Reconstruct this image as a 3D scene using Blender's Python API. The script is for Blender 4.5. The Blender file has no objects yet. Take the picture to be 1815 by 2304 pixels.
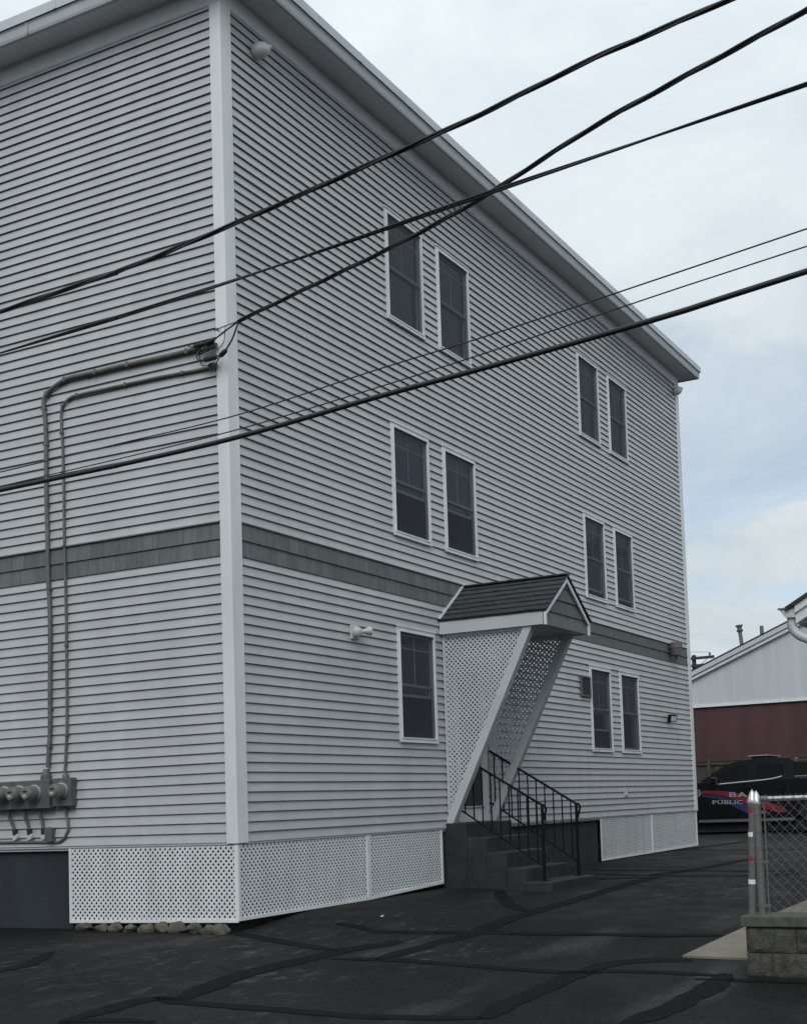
import bpy, math, random
import numpy as np
from mathutils import Vector, noise as mnoise

random.seed(7)
R_ = math.radians
scene = bpy.context.scene
COL = scene.collection

# ------------------------------------------------------------------ camera
F_, CX, CY = 2893.4234, 1108.3484, 1596.3598          # focal length / principal point, photo pixels (1815 x 2304)
YAW, PIT, ROL = 1.1048, 0.072, -0.0362
CAM = np.array([-10.4262, -8.1673, 0.308])
fw = np.array([math.sin(YAW)*math.cos(PIT), math.cos(YAW)*math.cos(PIT), math.sin(PIT)])
rt = np.array([math.cos(YAW), -math.sin(YAW), 0.0])
up = np.cross(rt, fw)
RT = math.cos(ROL)*rt + math.sin(ROL)*up
UP = -math.sin(ROL)*rt + math.cos(ROL)*up
cam = bpy.data.cameras.new('camera')
cam.sensor_fit = 'VERTICAL'; cam.sensor_height = 36.0
cam.lens = F_/2304*36.0
cam.shift_x = (907.5-CX)/2304
cam.shift_y = (CY-1152)/2304
cam.clip_start = 0.05; cam.clip_end = 3000
camo = bpy.data.objects.new('camera', cam); COL.objects.link(camo)
from mathutils import Matrix
camo.matrix_world = Matrix([[RT[i], UP[i], -fw[i], CAM[i]] for i in range(3)] + [[0, 0, 0, 1]])
scene.camera = camo

# photo pixel -> point on a known plane of the place
def ray(x, y): return fw + RT*(x-CX)/F_ - UP*(y-CY)/F_
def onX(x, y, X=0.0):
    d = ray(x, y); return CAM + d*((X-CAM[0])/d[0])
def onY(x, y, Y=0.0):
    d = ray(x, y); return CAM + d*((Y-CAM[1])/d[1])
def sstep(a, b, t):
    t = min(1, max(0, (t-a)/(b-a))); return t*t*(3-2*t)
def g(x, y):                                           # height of the tarmac
    return (-0.79 - 0.11*(1-sstep(-0.1, 1.3, x)) + 0.004*min(max(x, 0), 21) + 0.02*max(min(x, 0), -14)
            + 0.04*max(min(y, 0), -14))
def onG(x, y):
    d = ray(x, y); z = -1.0
    for _ in range(30):
        p = CAM + d*((z-CAM[2])/d[2]); z = 0.5*z + 0.5*g(p[0], p[1])
    return p

# ------------------------------------------------------------------ light, sky, exposure
SUN_EL, SUN_AZ = 42, 250        # azimuth of where the light comes from, clockwise from +Y
world = bpy.data.worlds.new('World'); scene.world = world; world.use_nodes = True
nt = world.node_tree; N = nt.nodes; L = nt.links
for n in list(N): N.remove(n)
def nd(t, **kw):
    n = N.new(t)
    for k, v in kw.items(): setattr(n, k, v)
    return n
wo = nd('ShaderNodeOutputWorld'); bg = nd('ShaderNodeBackground')
sky = nd('ShaderNodeTexSky', sky_type='NISHITA'); sky.sun_disc = False
sky.sun_elevation = R_(SUN_EL); sky.sun_rotation = R_(SUN_AZ)
sky.air_density = 1.0; sky.dust_density = 0.6
skym = nd('ShaderNodeVectorMath', operation='SCALE'); skym.inputs['Scale'].default_value = 0.12
L.new(sky.outputs['Color'], skym.inputs[0])
tc = nd('ShaderNodeTexCoord'); sep = nd('ShaderNodeSeparateXYZ'); L.new(tc.outputs['Generated'], sep.inputs[0])
zc = nd('ShaderNodeMath', operation='MAXIMUM'); zc.inputs[1].default_value = 0.0; L.new(sep.outputs['Z'], zc.inputs[0])
za = nd('ShaderNodeMath', operation='ADD'); za.inputs[1].default_value = 0.22; L.new(zc.outputs[0], za.inputs[0])
dx = nd('ShaderNodeMath', operation='DIVIDE'); L.new(sep.outputs['X'], dx.inputs[0]); L.new(za.outputs[0], dx.inputs[1])
dy = nd('ShaderNodeMath', operation='DIVIDE'); L.new(sep.outputs['Y'], dy.inputs[0]); L.new(za.outputs[0], dy.inputs[1])
cmb = nd('ShaderNodeCombineXYZ'); L.new(dx.outputs[0], cmb.inputs[0]); L.new(dy.outputs[0], cmb.inputs[1])
cmap = nd('ShaderNodeMapping'); cmap.inputs['Location'].default_value = (11.886, -14.449, 0); L.new(cmb.outputs[0], cmap.inputs[0])
ns = nd('ShaderNodeTexNoise'); ns.inputs['Scale'].default_value = 1.7; ns.inputs['Detail'].default_value = 7
ns.inputs['Roughness'].default_value = 0.55; ns.inputs['Distortion'].default_value = 0.5
L.new(cmap.outputs[0], ns.inputs['Vector'])
cov = nd('ShaderNodeMapRange'); cov.inputs[1].default_value = 0.33; cov.inputs[2].default_value = 0.55
cov.inputs[3].default_value = 0.50; cov.inputs[4].default_value = 1.0; cov.interpolation_type = 'SMOOTHSTEP'
L.new(ns.outputs['Fac'], cov.inputs[0])
ns2 = nd('ShaderNodeTexNoise'); ns2.inputs['Scale'].default_value = 2.6; ns2.inputs['Detail'].default_value = 8
ns2.inputs['Roughness'].default_value = 0.6; ns2.inputs['Distortion'].default_value = 0.8
L.new(cmap.outputs[0], ns2.inputs['Vector'])
cr = nd('ShaderNodeValToRGB'); L.new(ns2.outputs['Fac'], cr.inputs[0])
cr.color_ramp.elements[0].position = 0.30; cr.color_ramp.elements[0].color = (0.535, 0.61, 0.66, 1)
cr.color_ramp.elements[1].position = 0.68; cr.color_ramp.elements[1].color = (0.69, 0.745, 0.775, 1)
# an overcast sky is brighter overhead than at the horizon
lum = nd('ShaderNodeMath', operation='MULTIPLY_ADD'); L.new(zc.outputs[0], lum.inputs[0])
lum.inputs[1].default_value = 0.70; lum.inputs[2].default_value = 0.93
cs = nd('ShaderNodeVectorMath', operation='SCALE'); L.new(cr.outputs['Color'], cs.inputs[0]); L.new(lum.outputs[0], cs.inputs['Scale'])
mx = nd('ShaderNodeMix', data_type='RGBA'); L.new(cov.outputs[0], mx.inputs['Factor'])
L.new(skym.outputs[0], mx.inputs['A']); L.new(cs.outputs[0], mx.inputs['B'])
L.new(mx.outputs['Result'], bg.inputs['Color']); bg.inputs['Strength'].default_value = 1.0
L.new(bg.outputs[0], wo.inputs['Surface'])

sun = bpy.data.lights.new('sun', 'SUN'); sun.energy = 1.4; sun.angle = R_(36); sun.color = (1.0, 0.995, 0.985)
suno = bpy.data.objects.new('sun', sun); COL.objects.link(suno)
sd = Vector((math.sin(R_(SUN_AZ))*math.cos(R_(SUN_EL)), math.cos(R_(SUN_AZ))*math.cos(R_(SUN_EL)), math.sin(R_(SUN_EL))))
suno.rotation_euler = sd.to_track_quat('Z', 'Y').to_euler()
suno.location = (0, 0, 30)
vs = scene.view_settings
vs.view_transform = 'Standard'; vs.look = 'None'; vs.exposure = 0.0; vs.gamma = 1.0; vs.use_curve_mapping = False

# ------------------------------------------------------------------ materials
def mat(name, col, rough=0.6, metal=0.0, var=0.0, vscale=3.0, bump=0.0, bscale=60.0, stretch=(1, 1, 1), spec=0.5,
        col2=None, detail=4.0):
    m = bpy.data.materials.new(name); m.use_nodes = True
    t = m.node_tree; b = t.nodes['Principled BSDF']
    b.inputs['Base Color'].default_value = (*col, 1); b.inputs['Roughness'].default_value = rough
    b.inputs['Metallic'].default_value = metal; b.inputs['Specular IOR Level'].default_value = spec
    geo = t.nodes.new('ShaderNodeNewGeometry'); mp = t.nodes.new('ShaderNodeMapping')
    mp.inputs['Scale'].default_value = stretch; t.links.new(geo.outputs['Position'], mp.inputs['Vector'])
    if var > 0:
        n = t.nodes.new('ShaderNodeTexNoise'); n.inputs['Scale'].default_value = vscale
        n.inputs['Detail'].default_value = detail; n.inputs['Roughness'].default_value = 0.6
        t.links.new(mp.outputs[0], n.inputs['Vector'])
        r = t.nodes.new('ShaderNodeValToRGB'); t.links.new(n.outputs['Fac'], r.inputs[0])
        c2 = col2 or tuple(min(1, c*(1+var)) for c in col)
        c1 = tuple(c*(1-var) for c in col) if col2 is None else col
        r.color_ramp.elements[0].position = 0.32; r.color_ramp.elements[1].position = 0.68
        r.color_ramp.elements[0].color = (*c1, 1); r.color_ramp.elements[1].color = (*c2, 1)
        t.links.new(r.outputs['Color'], b.inputs['Base Color'])
    if bump > 0:
        n = t.nodes.new('ShaderNodeTexNoise'); n.inputs['Scale'].default_value = bscale
        n.inputs['Detail'].default_value = 6; t.links.new(mp.outputs[0], n.inputs['Vector'])
        bp = t.nodes.new('ShaderNodeBump'); bp.inputs['Strength'].default_value = bump; bp.inputs['Distance'].default_value = 0.01
        t.links.new(n.outputs['Fac'], bp.inputs['Height']); t.links.new(bp.outputs[0], b.inputs['Normal'])
    return m
M = {}
M['siding'] = mat('siding_vinyl', (0.425, 0.435, 0.44), 0.36, var=0.05, vscale=1.1, bump=0.16, bscale=9, stretch=(.6, .6, 14), detail=5)
M['white'] = mat('white_vinyl', (0.70, 0.72, 0.72), 0.5, var=0.04, vscale=2.5, bump=0.05, bscale=80)
M['aluminium'] = mat('white_aluminium', (0.50, 0.525, 0.54), 0.45, var=0.06, vscale=2, bump=0.06, bscale=12)
M['eave'] = mat('eave_trim', (0.60, 0.615, 0.625), 0.55, var=0.05, vscale=1.4, bump=0.05, bscale=20)
M['fascia'] = mat('fascia_metal', (0.38, 0.40, 0.415), 0.5, var=0.06, vscale=1.4, bump=0.05, bscale=20)
M['edge'] = mat('roof_edge_metal', (0.50, 0.54, 0.56), 0.4, var=0.08, vscale=3, bump=0.08, bscale=15)
M['green'] = mat('green_shingle', (0.115, 0.128, 0.123), 0.75, var=0.16, vscale=5, bump=0.35, bscale=40, stretch=(4, 4, .35))
M['roof'] = mat('asphalt_shingle', (0.036, 0.040, 0.042), 0.95, var=0.35, vscale=14, bump=0.5, bscale=160)
M['found'] = mat('painted_foundation', (0.020, 0.026, 0.032), 0.8, var=0.14, vscale=2.2, bump=0.3, bscale=45)
M['step'] = mat('painted_concrete', (0.019, 0.023, 0.024), 0.8, var=0.4, vscale=5, bump=0.5, bscale=40, detail=8)
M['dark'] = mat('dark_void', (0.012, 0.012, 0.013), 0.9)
M['room'] = mat('room_interior', (0.06, 0.06, 0.06), 0.9, var=0.2, vscale=1.2)
M['curtain'] = mat('curtain_cloth', (0.36, 0.36, 0.35), 0.9, var=0.2, vscale=6, stretch=(8, 8, .4))
M['blind'] = mat('blind_slats', (0.42, 0.43, 0.42), 0.6)
M['door'] = mat('door_paint', (0.035, 0.042, 0.04), 0.5, var=0.1, vscale=5)
M['black'] = mat('black_iron', (0.004, 0.004, 0.0045), 0.7, spec=0.2, var=0.3, vscale=30, bump=0.2, bscale=120)
M['rust'] = mat('rusty_black_iron', (0.004, 0.004, 0.0045), 0.75, spec=0.2, var=1, vscale=22, col2=(0.06, 0.012, 0.012), bump=0.2, bscale=120)
for e_, p_ in zip([n for n in M['rust'].node_tree.nodes if n.type == 'VALTORGB'][0].color_ramp.elements, (.60, .70)): e_.position = p_
M['cable'] = mat('cable_rubber', (0.012, 0.013, 0.014), 0.5)
M['meterbox'] = mat('meter_box_paint', (0.098, 0.10, 0.094), 0.55, var=0.18, vscale=9, bump=0.1, bscale=40)
M['conduit'] = mat('grey_service_cable', (0.12, 0.125, 0.12), 0.65, var=0.2, vscale=12)
M['conduit_brown'] = mat('weathered_service_cable', (0.115, 0.11, 0.09), 0.7, var=0.25, vscale=12)
M['meterglass'] = mat('meter_dome', (0.15, 0.155, 0.14), 0.22, var=0.15, vscale=30)
M['bowl'] = mat('lamp_bowl', (0.10, 0.095, 0.085), 0.4)
M['lamp'] = mat('white_lamp_plastic', (0.47, 0.48, 0.47), 0.35)
M['steel'] = mat('galvanised_steel', (0.13, 0.135, 0.125), 0.55, metal=0.2, var=0.15, vscale=25, bump=0.08, bscale=60)
M['steelcap'] = mat('bright_galvanised_cap', (0.55, 0.56, 0.57), 0.3, metal=0.7, var=0.1, vscale=30)
M['wire'] = mat('chain_link_wire', (0.13, 0.135, 0.13), 0.55, metal=0.2)
M['block'] = mat('split_face_block', (0.060, 0.059, 0.046), 0.95, var=0.45, vscale=16, bump=1.0, bscale=55)
M['cap'] = mat('wall_cap_stone', (0.075, 0.074, 0.058), 0.9, var=0.25, vscale=12, bump=0.4, bscale=90)
M['mortar'] = mat('mortar', (0.09, 0.088, 0.07), 0.95, var=0.15, vscale=20)
M['concrete'] = mat('concrete_walk', (0.175, 0.158, 0.122), 0.9, var=0.16, vscale=2.5, bump=0.2, bscale=120)
M['stone'] = mat('field_stone', (0.095, 0.086, 0.068), 0.85, var=0.45, vscale=9, bump=0.6, bscale=30)
M['redtape'] = mat('red_tape', (0.30, 0.02, 0.025), 0.4)
M['whitetape'] = mat('white_tape', (0.75, 0.77, 0.77), 0.35, var=0.1, vscale=60)
M['barnwhite'] = mat('white_metal_wall', (0.50, 0.53, 0.55), 0.5, var=0.06, vscale=1.2, stretch=(1, 4, .15))
M['barnred'] = mat('red_wall', (0.070, 0.029, 0.031), 0.75, var=0.12, vscale=0.9)
M['fencewood'] = mat('weathered_board', (0.060, 0.052, 0.040), 0.9, var=0.3, vscale=6, stretch=(6, 6, .5), bump=0.4, bscale=40)
M['polewood'] = mat('pole_wood', (0.04, 0.037, 0.034), 0.9, var=0.2)
M['truck'] = mat('black_truck_paint', (0.007, 0.009, 0.010), 0.25, spec=0.3)
M['trucktrim'] = mat('truck_chrome', (0.45, 0.47, 0.48), 0.25, metal=0.8)
M['truckglass'] = mat('truck_dark_glass', (0.005, 0.007, 0.008), 0.08, spec=0.35)
M['tyre'] = mat('tyre_rubber', (0.012, 0.012, 0.012), 0.85)
M['rim'] = mat('wheel_rim', (0.2, 0.2, 0.2), 0.4, metal=0.7)
M['red'] = mat('red_stripe', (0.19, 0.022, 0.024), 0.4)
M['blue'] = mat('blue_stripe', (0.030, 0.035, 0.125), 0.4)
M['letters'] = mat('silver_letters', (0.34, 0.36, 0.36), 0.4)
M['sealer'] = mat('crack_sealer', (0.0062, 0.0062, 0.0060), 0.9, var=0.3, vscale=8, bump=0.3, bscale=60, spec=0.12)
M['seam'] = mat('seam_shadow_gap', (0.05, 0.05, 0.05), 0.9)

def sheer(name, col, alpha, rough):                    # window screen: fine mesh that lets part of the light through
    m = bpy.data.materials.new(name); m.use_nodes = True; t = m.node_tree
    for n in list(t.nodes): t.nodes.remove(n)
    o = t.nodes.new('ShaderNodeOutputMaterial'); mixn = t.nodes.new('ShaderNodeMixShader'); mixn.inputs[0].default_value = alpha
    tr = t.nodes.new('ShaderNodeBsdfTransparent'); df = t.nodes.new('ShaderNodeBsdfDiffuse')
    df.inputs['Color'].default_value = (*col, 1)
    t.links.new(tr.outputs[0], mixn.inputs[1]); t.links.new(df.outputs[0], mixn.inputs[2]); t.links.new(mixn.outputs[0], o.inputs[0])
    return m
M['screen'] = sheer('insect_screen', (0.066, 0.074, 0.087), 0.66, 0.9)
def glassmat(name):
    m = bpy.data.materials.new(name); m.use_nodes = True; t = m.node_tree
    for n in list(t.nodes): t.nodes.remove(n)
    o = t.nodes.new('ShaderNodeOutputMaterial'); mixn = t.nodes.new('ShaderNodeMixShader')
    tr = t.nodes.new('ShaderNodeBsdfTransparent'); tr.inputs['Color'].default_value = (0.72, 0.76, 0.76, 1)
    gl = t.nodes.new('ShaderNodeBsdfGlossy'); gl.inputs['Roughness'].default_value = 0.04
    gl.inputs['Color'].default_value = (0.9, 0.95, 1, 1)
    fr = t.nodes.new('ShaderNodeFresnel'); fr.inputs['IOR'].default_value = 2.4
    t.links.new(fr.outputs[0], mixn.inputs[0]); t.links.new(tr.outputs[0], mixn.inputs[1]); t.links.new(gl.outputs[0], mixn.inputs[2])
    t.links.new(mixn.outputs[0], o.inputs[0]); return m
M['glass'] = glassmat('window_glass')
def asphalt():
    m = bpy.data.materials.new('tarmac'); m.use_nodes = True; t = m.node_tree; b = t.nodes['Principled BSDF']
    geo = t.nodes.new('ShaderNodeNewGeometry')
    def no(s, d, st=(1, 1, 1)):
        mp = t.nodes.new('ShaderNodeMapping'); mp.inputs['Scale'].default_value = st
        mp.inputs['Rotation'].default_value = (0, 0, 0.35)
        t.links.new(geo.outputs['Position'], mp.inputs['Vector'])
        n = t.nodes.new('ShaderNodeTexNoise'); n.inputs['Scale'].default_value = s; n.inputs['Detail'].default_value = d
        t.links.new(mp.outputs[0], n.inputs['Vector']); return n
    def ramp(n, p0, c0, p1, c1):
        r = t.nodes.new('ShaderNodeValToRGB'); t.links.new(n.outputs['Fac'], r.inputs[0])
        r.color_ramp.elements[0].position = p0; r.color_ramp.elements[0].color = (*c0, 1)
        r.color_ramp.elements[1].position = p1; r.color_ramp.elements[1].color = (*c1, 1); return r
    def mixc(a, bb, fac=None, f=0.5, mode='MIX'):
        n = t.nodes.new('ShaderNodeMix'); n.data_type = 'RGBA'; n.blend_type = mode; n.inputs['Factor'].default_value = f
        t.links.new(a, n.inputs['A']); t.links.new(bb, n.inputs['B'])
        if fac: t.links.new(fac, n.inputs['Factor'])
        return n.outputs['Result']
    base = ramp(no(0.35, 3), 0.3, (0.0105, 0.0104, 0.0100), 0.7, (0.0205, 0.0203, 0.0195))
    grit = ramp(no(28, 6), 0.32, (0.45, 0.45, 0.45), 0.70, (1.6, 1.6, 1.6))
    speck = ramp(no(170, 3), 0.35, (0.55, 0.55, 0.55), 0.75, (1.5, 1.5, 1.5))
    worn = ramp(no(1.1, 8, (0.45, 1.6, 1)), 0.55, (0, 0, 0), 0.78, (1, 1, 1))
    wornc = t.nodes.new('ShaderNodeRGB'); wornc.outputs[0].default_value = (0.046, 0.046, 0.042, 1)
    c = mixc(base.outputs[0], wornc.outputs[0], fac=worn.outputs[0])
    scuff = ramp(no(5.5, 9, (0.8, 1.7, 1)), 0.56, (0, 0, 0), 0.72, (.75, .75, .75))
    where = ramp(no(0.22, 2), 0.50, (0, 0, 0), 0.66, (1, 1, 1))
    sm = t.nodes.new('ShaderNodeMath'); sm.operation = 'MULTIPLY'; t.links.new(scuff.outputs[0], sm.inputs[0]); t.links.new(where.outputs[0], sm.inputs[1])
    scc = t.nodes.new('ShaderNodeRGB'); scc.outputs[0].default_value = (0.105, 0.103, 0.094, 1)
    c = mixc(c, scc.outputs[0], fac=sm.outputs[0])
    c = mixc(c, speck.outputs[0], f=0.8, mode='MULTIPLY')
    c = mixc(c, grit.outputs[0], f=0.8, mode='MULTIPLY')
    t.links.new(c, b.inputs['Base Color'])
    rr = ramp(no(2.2, 5), 0.3, (0.58, 0.58, 0.58), 0.7, (0.78, 0.78, 0.78)); t.links.new(rr.outputs[0], b.inputs['Roughness'])
    bp = t.nodes.new('ShaderNodeBump'); bp.inputs['Strength'].default_value = 0.5; bp.inputs['Distance'].default_value = 0.006
    t.links.new(no(130, 5).outputs['Fac'], bp.inputs['Height']); t.links.new(bp.outputs[0], b.inputs['Normal'])
    b.inputs['Specular IOR Level'].default_value = 0.10
    return m
M['tarmac'] = asphalt()
def piecewise(m, amt):                                  # every board or shingle a touch lighter or darker than the next
    t = m.node_tree; b = t.nodes['Principled BSDF']; src = b.inputs['Base Color'].links[0].from_socket
    oi = t.nodes.new('ShaderNodeObjectInfo'); mr = t.nodes.new('ShaderNodeMapRange')
    mr.inputs[3].default_value = 1-amt; mr.inputs[4].default_value = 1+amt; t.links.new(oi.outputs['Random'], mr.inputs[0])
    sc_ = t.nodes.new('ShaderNodeVectorMath'); sc_.operation = 'SCALE'
    t.links.new(src, sc_.inputs[0]); t.links.new(mr.outputs[0], sc_.inputs['Scale']); t.links.new(sc_.outputs[0], b.inputs['Base Color'])
def streaks(m, amt, st):
    t = m.node_tree; b = t.nodes['Principled BSDF']; src = b.inputs['Base Color'].links[0].from_socket
    geo = t.nodes.new('ShaderNodeNewGeometry'); mp = t.nodes.new('ShaderNodeMapping'); mp.inputs['Scale'].default_value = st
    t.links.new(geo.outputs['Position'], mp.inputs['Vector'])
    n = t.nodes.new('ShaderNodeTexNoise'); n.inputs['Scale'].default_value = 1; n.inputs['Detail'].default_value = 7; t.links.new(mp.outputs[0], n.inputs['Vector'])
    mr = t.nodes.new('ShaderNodeMapRange'); mr.inputs[1].default_value = .3; mr.inputs[2].default_value = .7
    mr.inputs[3].default_value = 1-amt; mr.inputs[4].default_value = 1+amt*.5; t.links.new(n.outputs['Fac'], mr.inputs[0])
    sc_ = t.nodes.new('ShaderNodeVectorMath'); sc_.operation = 'SCALE'
    t.links.new(src, sc_.inputs[0]); t.links.new(mr.outputs[0], sc_.inputs['Scale']); t.links.new(sc_.outputs[0], b.inputs['Base Color'])
streaks(M['siding'], .09, (3.2, 3.2, .35)); streaks(M['white'], .10, (5, 5, .6)); streaks(M['found'], .3, (2.5, 2.5, .8)); streaks(M['barnred'], .25, (1, 2.5, .5))
piecewise(M['siding'], .035); piecewise(M['green'], .13); piecewise(M['roof'], .18); piecewise(M['fencewood'], .25); piecewise(M['block'], .2); piecewise(M['stone'], .25)
def emis(name, col, e):
    m = mat(name, col, .5); b = m.node_tree.nodes['Principled BSDF']
    b.inputs['Emission Color'].default_value = (*col, 1); b.inputs['Emission Strength'].default_value = e; return m
M['litshade'] = emis('lit_glass_shade', (0.9, 0.88, 0.8), 1.2)

# ------------------------------------------------------------------ mesh helpers
class MB:
    def __init__(s): s.v = []; s.f = []; s.smooth = False
    def add(s, vs, fs):
        o = len(s.v); s.v += [tuple(map(float, p)) for p in vs]; s.f += [tuple(i+o for i in q) for q in fs]; return s
    def box(s, a, b):
        x0, y0, z0 = a; x1, y1, z1 = b
        x0, x1 = min(x0, x1), max(x0, x1); y0, y1 = min(y0, y1), max(y0, y1); z0, z1 = min(z0, z1), max(z0, z1)
        return s.add([(x0, y0, z0), (x1, y0, z0), (x1, y1, z0), (x0, y1, z0), (x0, y0, z1), (x1, y0, z1), (x1, y1, z1), (x0, y1, z1)],
                     [(0, 3, 2, 1), (4, 5, 6, 7), (0, 1, 5, 4), (1, 2, 6, 5), (2, 3, 7, 6), (3, 0, 4, 7)])
    def bar(s, p, q, w, h, upv=(0, 0, 1)):              # box between two points
        p = Vector(p); q = Vector(q); d = (q-p).normalized(); a = d.cross(Vector(upv))
        if a.length < 1e-4: a = d.cross(Vector((1, 0, 0)))
        a.normalize(); b = a.cross(d).normalized()
        vs = [e + a*i*w/2 + b*j*h/2 for e in (p, q) for i, j in ((-1, -1), (1, -1), (1, 1), (-1, 1))]
        return s.add(vs, [(0, 1, 2, 3), (7, 6, 5, 4), (0, 4, 5, 1), (1, 5, 6, 2), (2, 6, 7, 3), (3, 7, 4, 0)])
    def prism(s, poly, fn, w0, w1):                     # polygon in (u, v), extruded along w, fn maps to space
        n = len(poly)
        vs = [fn(u, v, w0) for u, v in poly] + [fn(u, v, w1) for u, v in poly]
        fs = [tuple(range(n))[::-1], tuple(range(n, 2*n))] + [(i, (i+1) % n, n+(i+1) % n, n+i) for i in range(n)]
        return s.add(vs, fs)
    def tube(s, path, r, n=8, cap=True):
        P = [Vector(p) for p in path]; rings = []; a = None
        for i, p in enumerate(P):
            d = (P[min(i+1, len(P)-1)]-P[max(i-1, 0)]).normalized()
            if a is None:
                a = d.cross(Vector((0, 0, 1)))
                if a.length < 1e-3: a = d.cross(Vector((1, 0, 0)))
            a = (a - d*a.dot(d)).normalized(); b = d.cross(a)
            rr = r[i] if isinstance(r, (list, tuple)) else r
            rings.append([p + (a*math.cos(t)+b*math.sin(t))*rr for t in [2*math.pi*k/n for k in range(n)]])
        vs = [v for ring in rings for v in ring]; fs = []
        for i in range(len(P)-1):
            for k in range(n): fs.append((i*n+k, i*n+(k+1) % n, (i+1)*n+(k+1) % n, (i+1)*n+k))
        if cap: fs += [tuple(range(n))[::-1], tuple((len(P)-1)*n+k for k in range(n))]
        s.smooth = True
        return s.add(vs, fs)
    def lathe(s, prof, origin, axis, n=20):             # prof: (distance along axis, radius)
        o = Vector(origin); d = Vector(axis).normalized()
        return s.tube([o + d*t for t, _ in prof], [max(r, 1e-4) for _, r in prof], n)
    def build(s, name, m, parent=None, smooth=None):
        off = Vector((0, 0, 0))
        if parent is not None:
            q = parent
            while q.parent: off += q.location; q = q.parent
            off = off + q.location if q.rotation_euler.z == 0 else Vector((0, 0, 0))
        me = bpy.data.meshes.new(name)
        me.from_pydata([tuple(Vector(v)-off) for v in s.v], [], s.f); me.update()
        me.materials.append(M[m])
        if s.smooth if smooth is None else smooth:
            me.polygons.foreach_set('use_smooth', [True]*len(me.polygons))
            try: me.set_sharp_from_angle(angle=R_(40))
            except Exception: pass
        o = bpy.data.objects.new(name, me); COL.objects.link(o); o.parent = parent
        return o
def tag(o, label=None, cat=None, group=None, kind=None):
    if label: o['label'] = label
    if cat: o['category'] = cat
    if group: o['group'] = group
    if kind: o['kind'] = kind
    return o
def thing(name, loc, label, cat, group=None, rz=0.0):
    o = bpy.data.objects.new(name, None); COL.objects.link(o); o.location = loc; o.rotation_euler = (0, 0, rz)
    o.empty_display_size = 0.1
    return tag(o, label, cat, group)
def bx(a, b, name, m, parent): return MB().box(a, b).build(name, m, parent)
def inst(mesh, name, loc, parent):
    o = bpy.data.objects.new(name, mesh); COL.objects.link(o); o.parent = parent
    off = Vector((0, 0, 0)); q = parent
    while q is not None: off += q.location; q = q.parent
    o.location = Vector(loc)-off
    return o
def spline(pts, n=8):                                   # Catmull-Rom
    P = [Vector(p) for p in pts]; out = []
    for i in range(len(P)-1):
        p0 = P[max(i-1, 0)]; p1 = P[i]; p2 = P[i+1]; p3 = P[min(i+2, len(P)-1)]
        for k in range(n):
            t = k/n
            out.append(0.5*((2*p1)+(-p0+p2)*t+(2*p0-5*p1+4*p2-p3)*t*t+(-p0+3*p1-3*p2+p3)*t**3))
    out.append(P[-1]); return out

# ------------------------------------------------------------------ ground
def axis(lo, hi, a, b, st):
    c = list(np.arange(a, b+1e-6, st)); e = []
    d = st; t = b
    while t < hi: d *= 1.5; t += d; e.append(min(t, hi))
    f = []; d = st; t = a
    while t > lo: d *= 1.5; t -= d; f.append(max(t, lo))
    return f[::-1] + c + e
gx = axis(-600, 900, -12, 30, 0.35); gy = axis(-700, 700, -14, 6, 0.35)
gv = [(x, y, g(x, y)) for y in gy for x in gx]; nx = len(gx)
gf = [(j*nx+i, j*nx+i+1, (j+1)*nx+i+1, (j+1)*nx+i) for j in range(len(gy)-1) for i in range(nx-1)]
ground = tag(MB().add(gv, gf).build('ground', 'tarmac', smooth=True), kind='structure')

def A(x, y): return (400+.8285*x, 1900+.8285*y)         # tracing frame used for the sealed cracks
def B(x, y): return (.3513*x, 1900+.3513*y)
cracks = [
 ([A(20, 420), A(80, 390), A(190, 350), A(330, 316), A(420, 296), A(480, 284), A(560, 272), A(605, 260)], .13),
 ([A(120, 238), A(250, 258), A(400, 285), A(440, 290)], .10),
 ([A(420, 311), A(560, 314), A(700, 322), A(850, 335), A(1060, 348), A(1200, 345), A(1350, 350), A(1470, 357)], .085),
 ([A(535, 314), A(700, 270), A(830, 232), A(960, 185), A(1100, 145), A(1250, 100), A(1305, 88)], .11),
 ([A(430, 216), A(480, 222), A(560, 238), A(800, 240), A(1000, 243), A(1250, 246), A(1490, 248)], .07),
 ([A(872, 126), A(885, 150), A(905, 166), A(945, 182)], .10),
 ([A(830, 474), A(900, 432), A(1000, 390), A(1090, 350), A(1180, 325), A(1290, 315), A(1400, 318)], .12),
 ([A(1490, 352), A(1450, 385), A(1400, 415), A(1330, 448), A(1210, 492)], .12),
 ([A(-60, 415), A(0, 428), A(150, 440), A(400, 460), A(560, 470), A(830, 472)], .085),
 ([A(1110, 96), A(1180, 93), A(1300, 89)], .09),
 ([A(1120, 70), A(1250, 71), A(1400, 72), A(1560, 73), A(1700, 72)], .07),
 ([A(1120, 82), A(1300, 85), A(1440, 86), A(1560, 85), A(1700, 80)], .07),
 ([A(1280, 84), A(1370, 73), A(1450, 60), A(1550, 40)], .11),
 ([A(1250, 22), A(1350, 16), A(1450, 4), A(1540, -8)], .10),
 ([A(1210, 14), A(1420, 14), A(1560, 16), A(1700, 12)], .06),
 ([B(400, 1138), B(660, 1070), B(850, 1010), B(1000, 990), B(1200, 998)], .10),
 ([B(380, 1142), B(700, 1128), B(1000, 1140)], .08),
 ([B(-20, 820), B(180, 770), B(330, 690)], .09),
 ([A(1400, 366), A(1560, 372), A(1750, 380)], .06),
]
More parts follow.
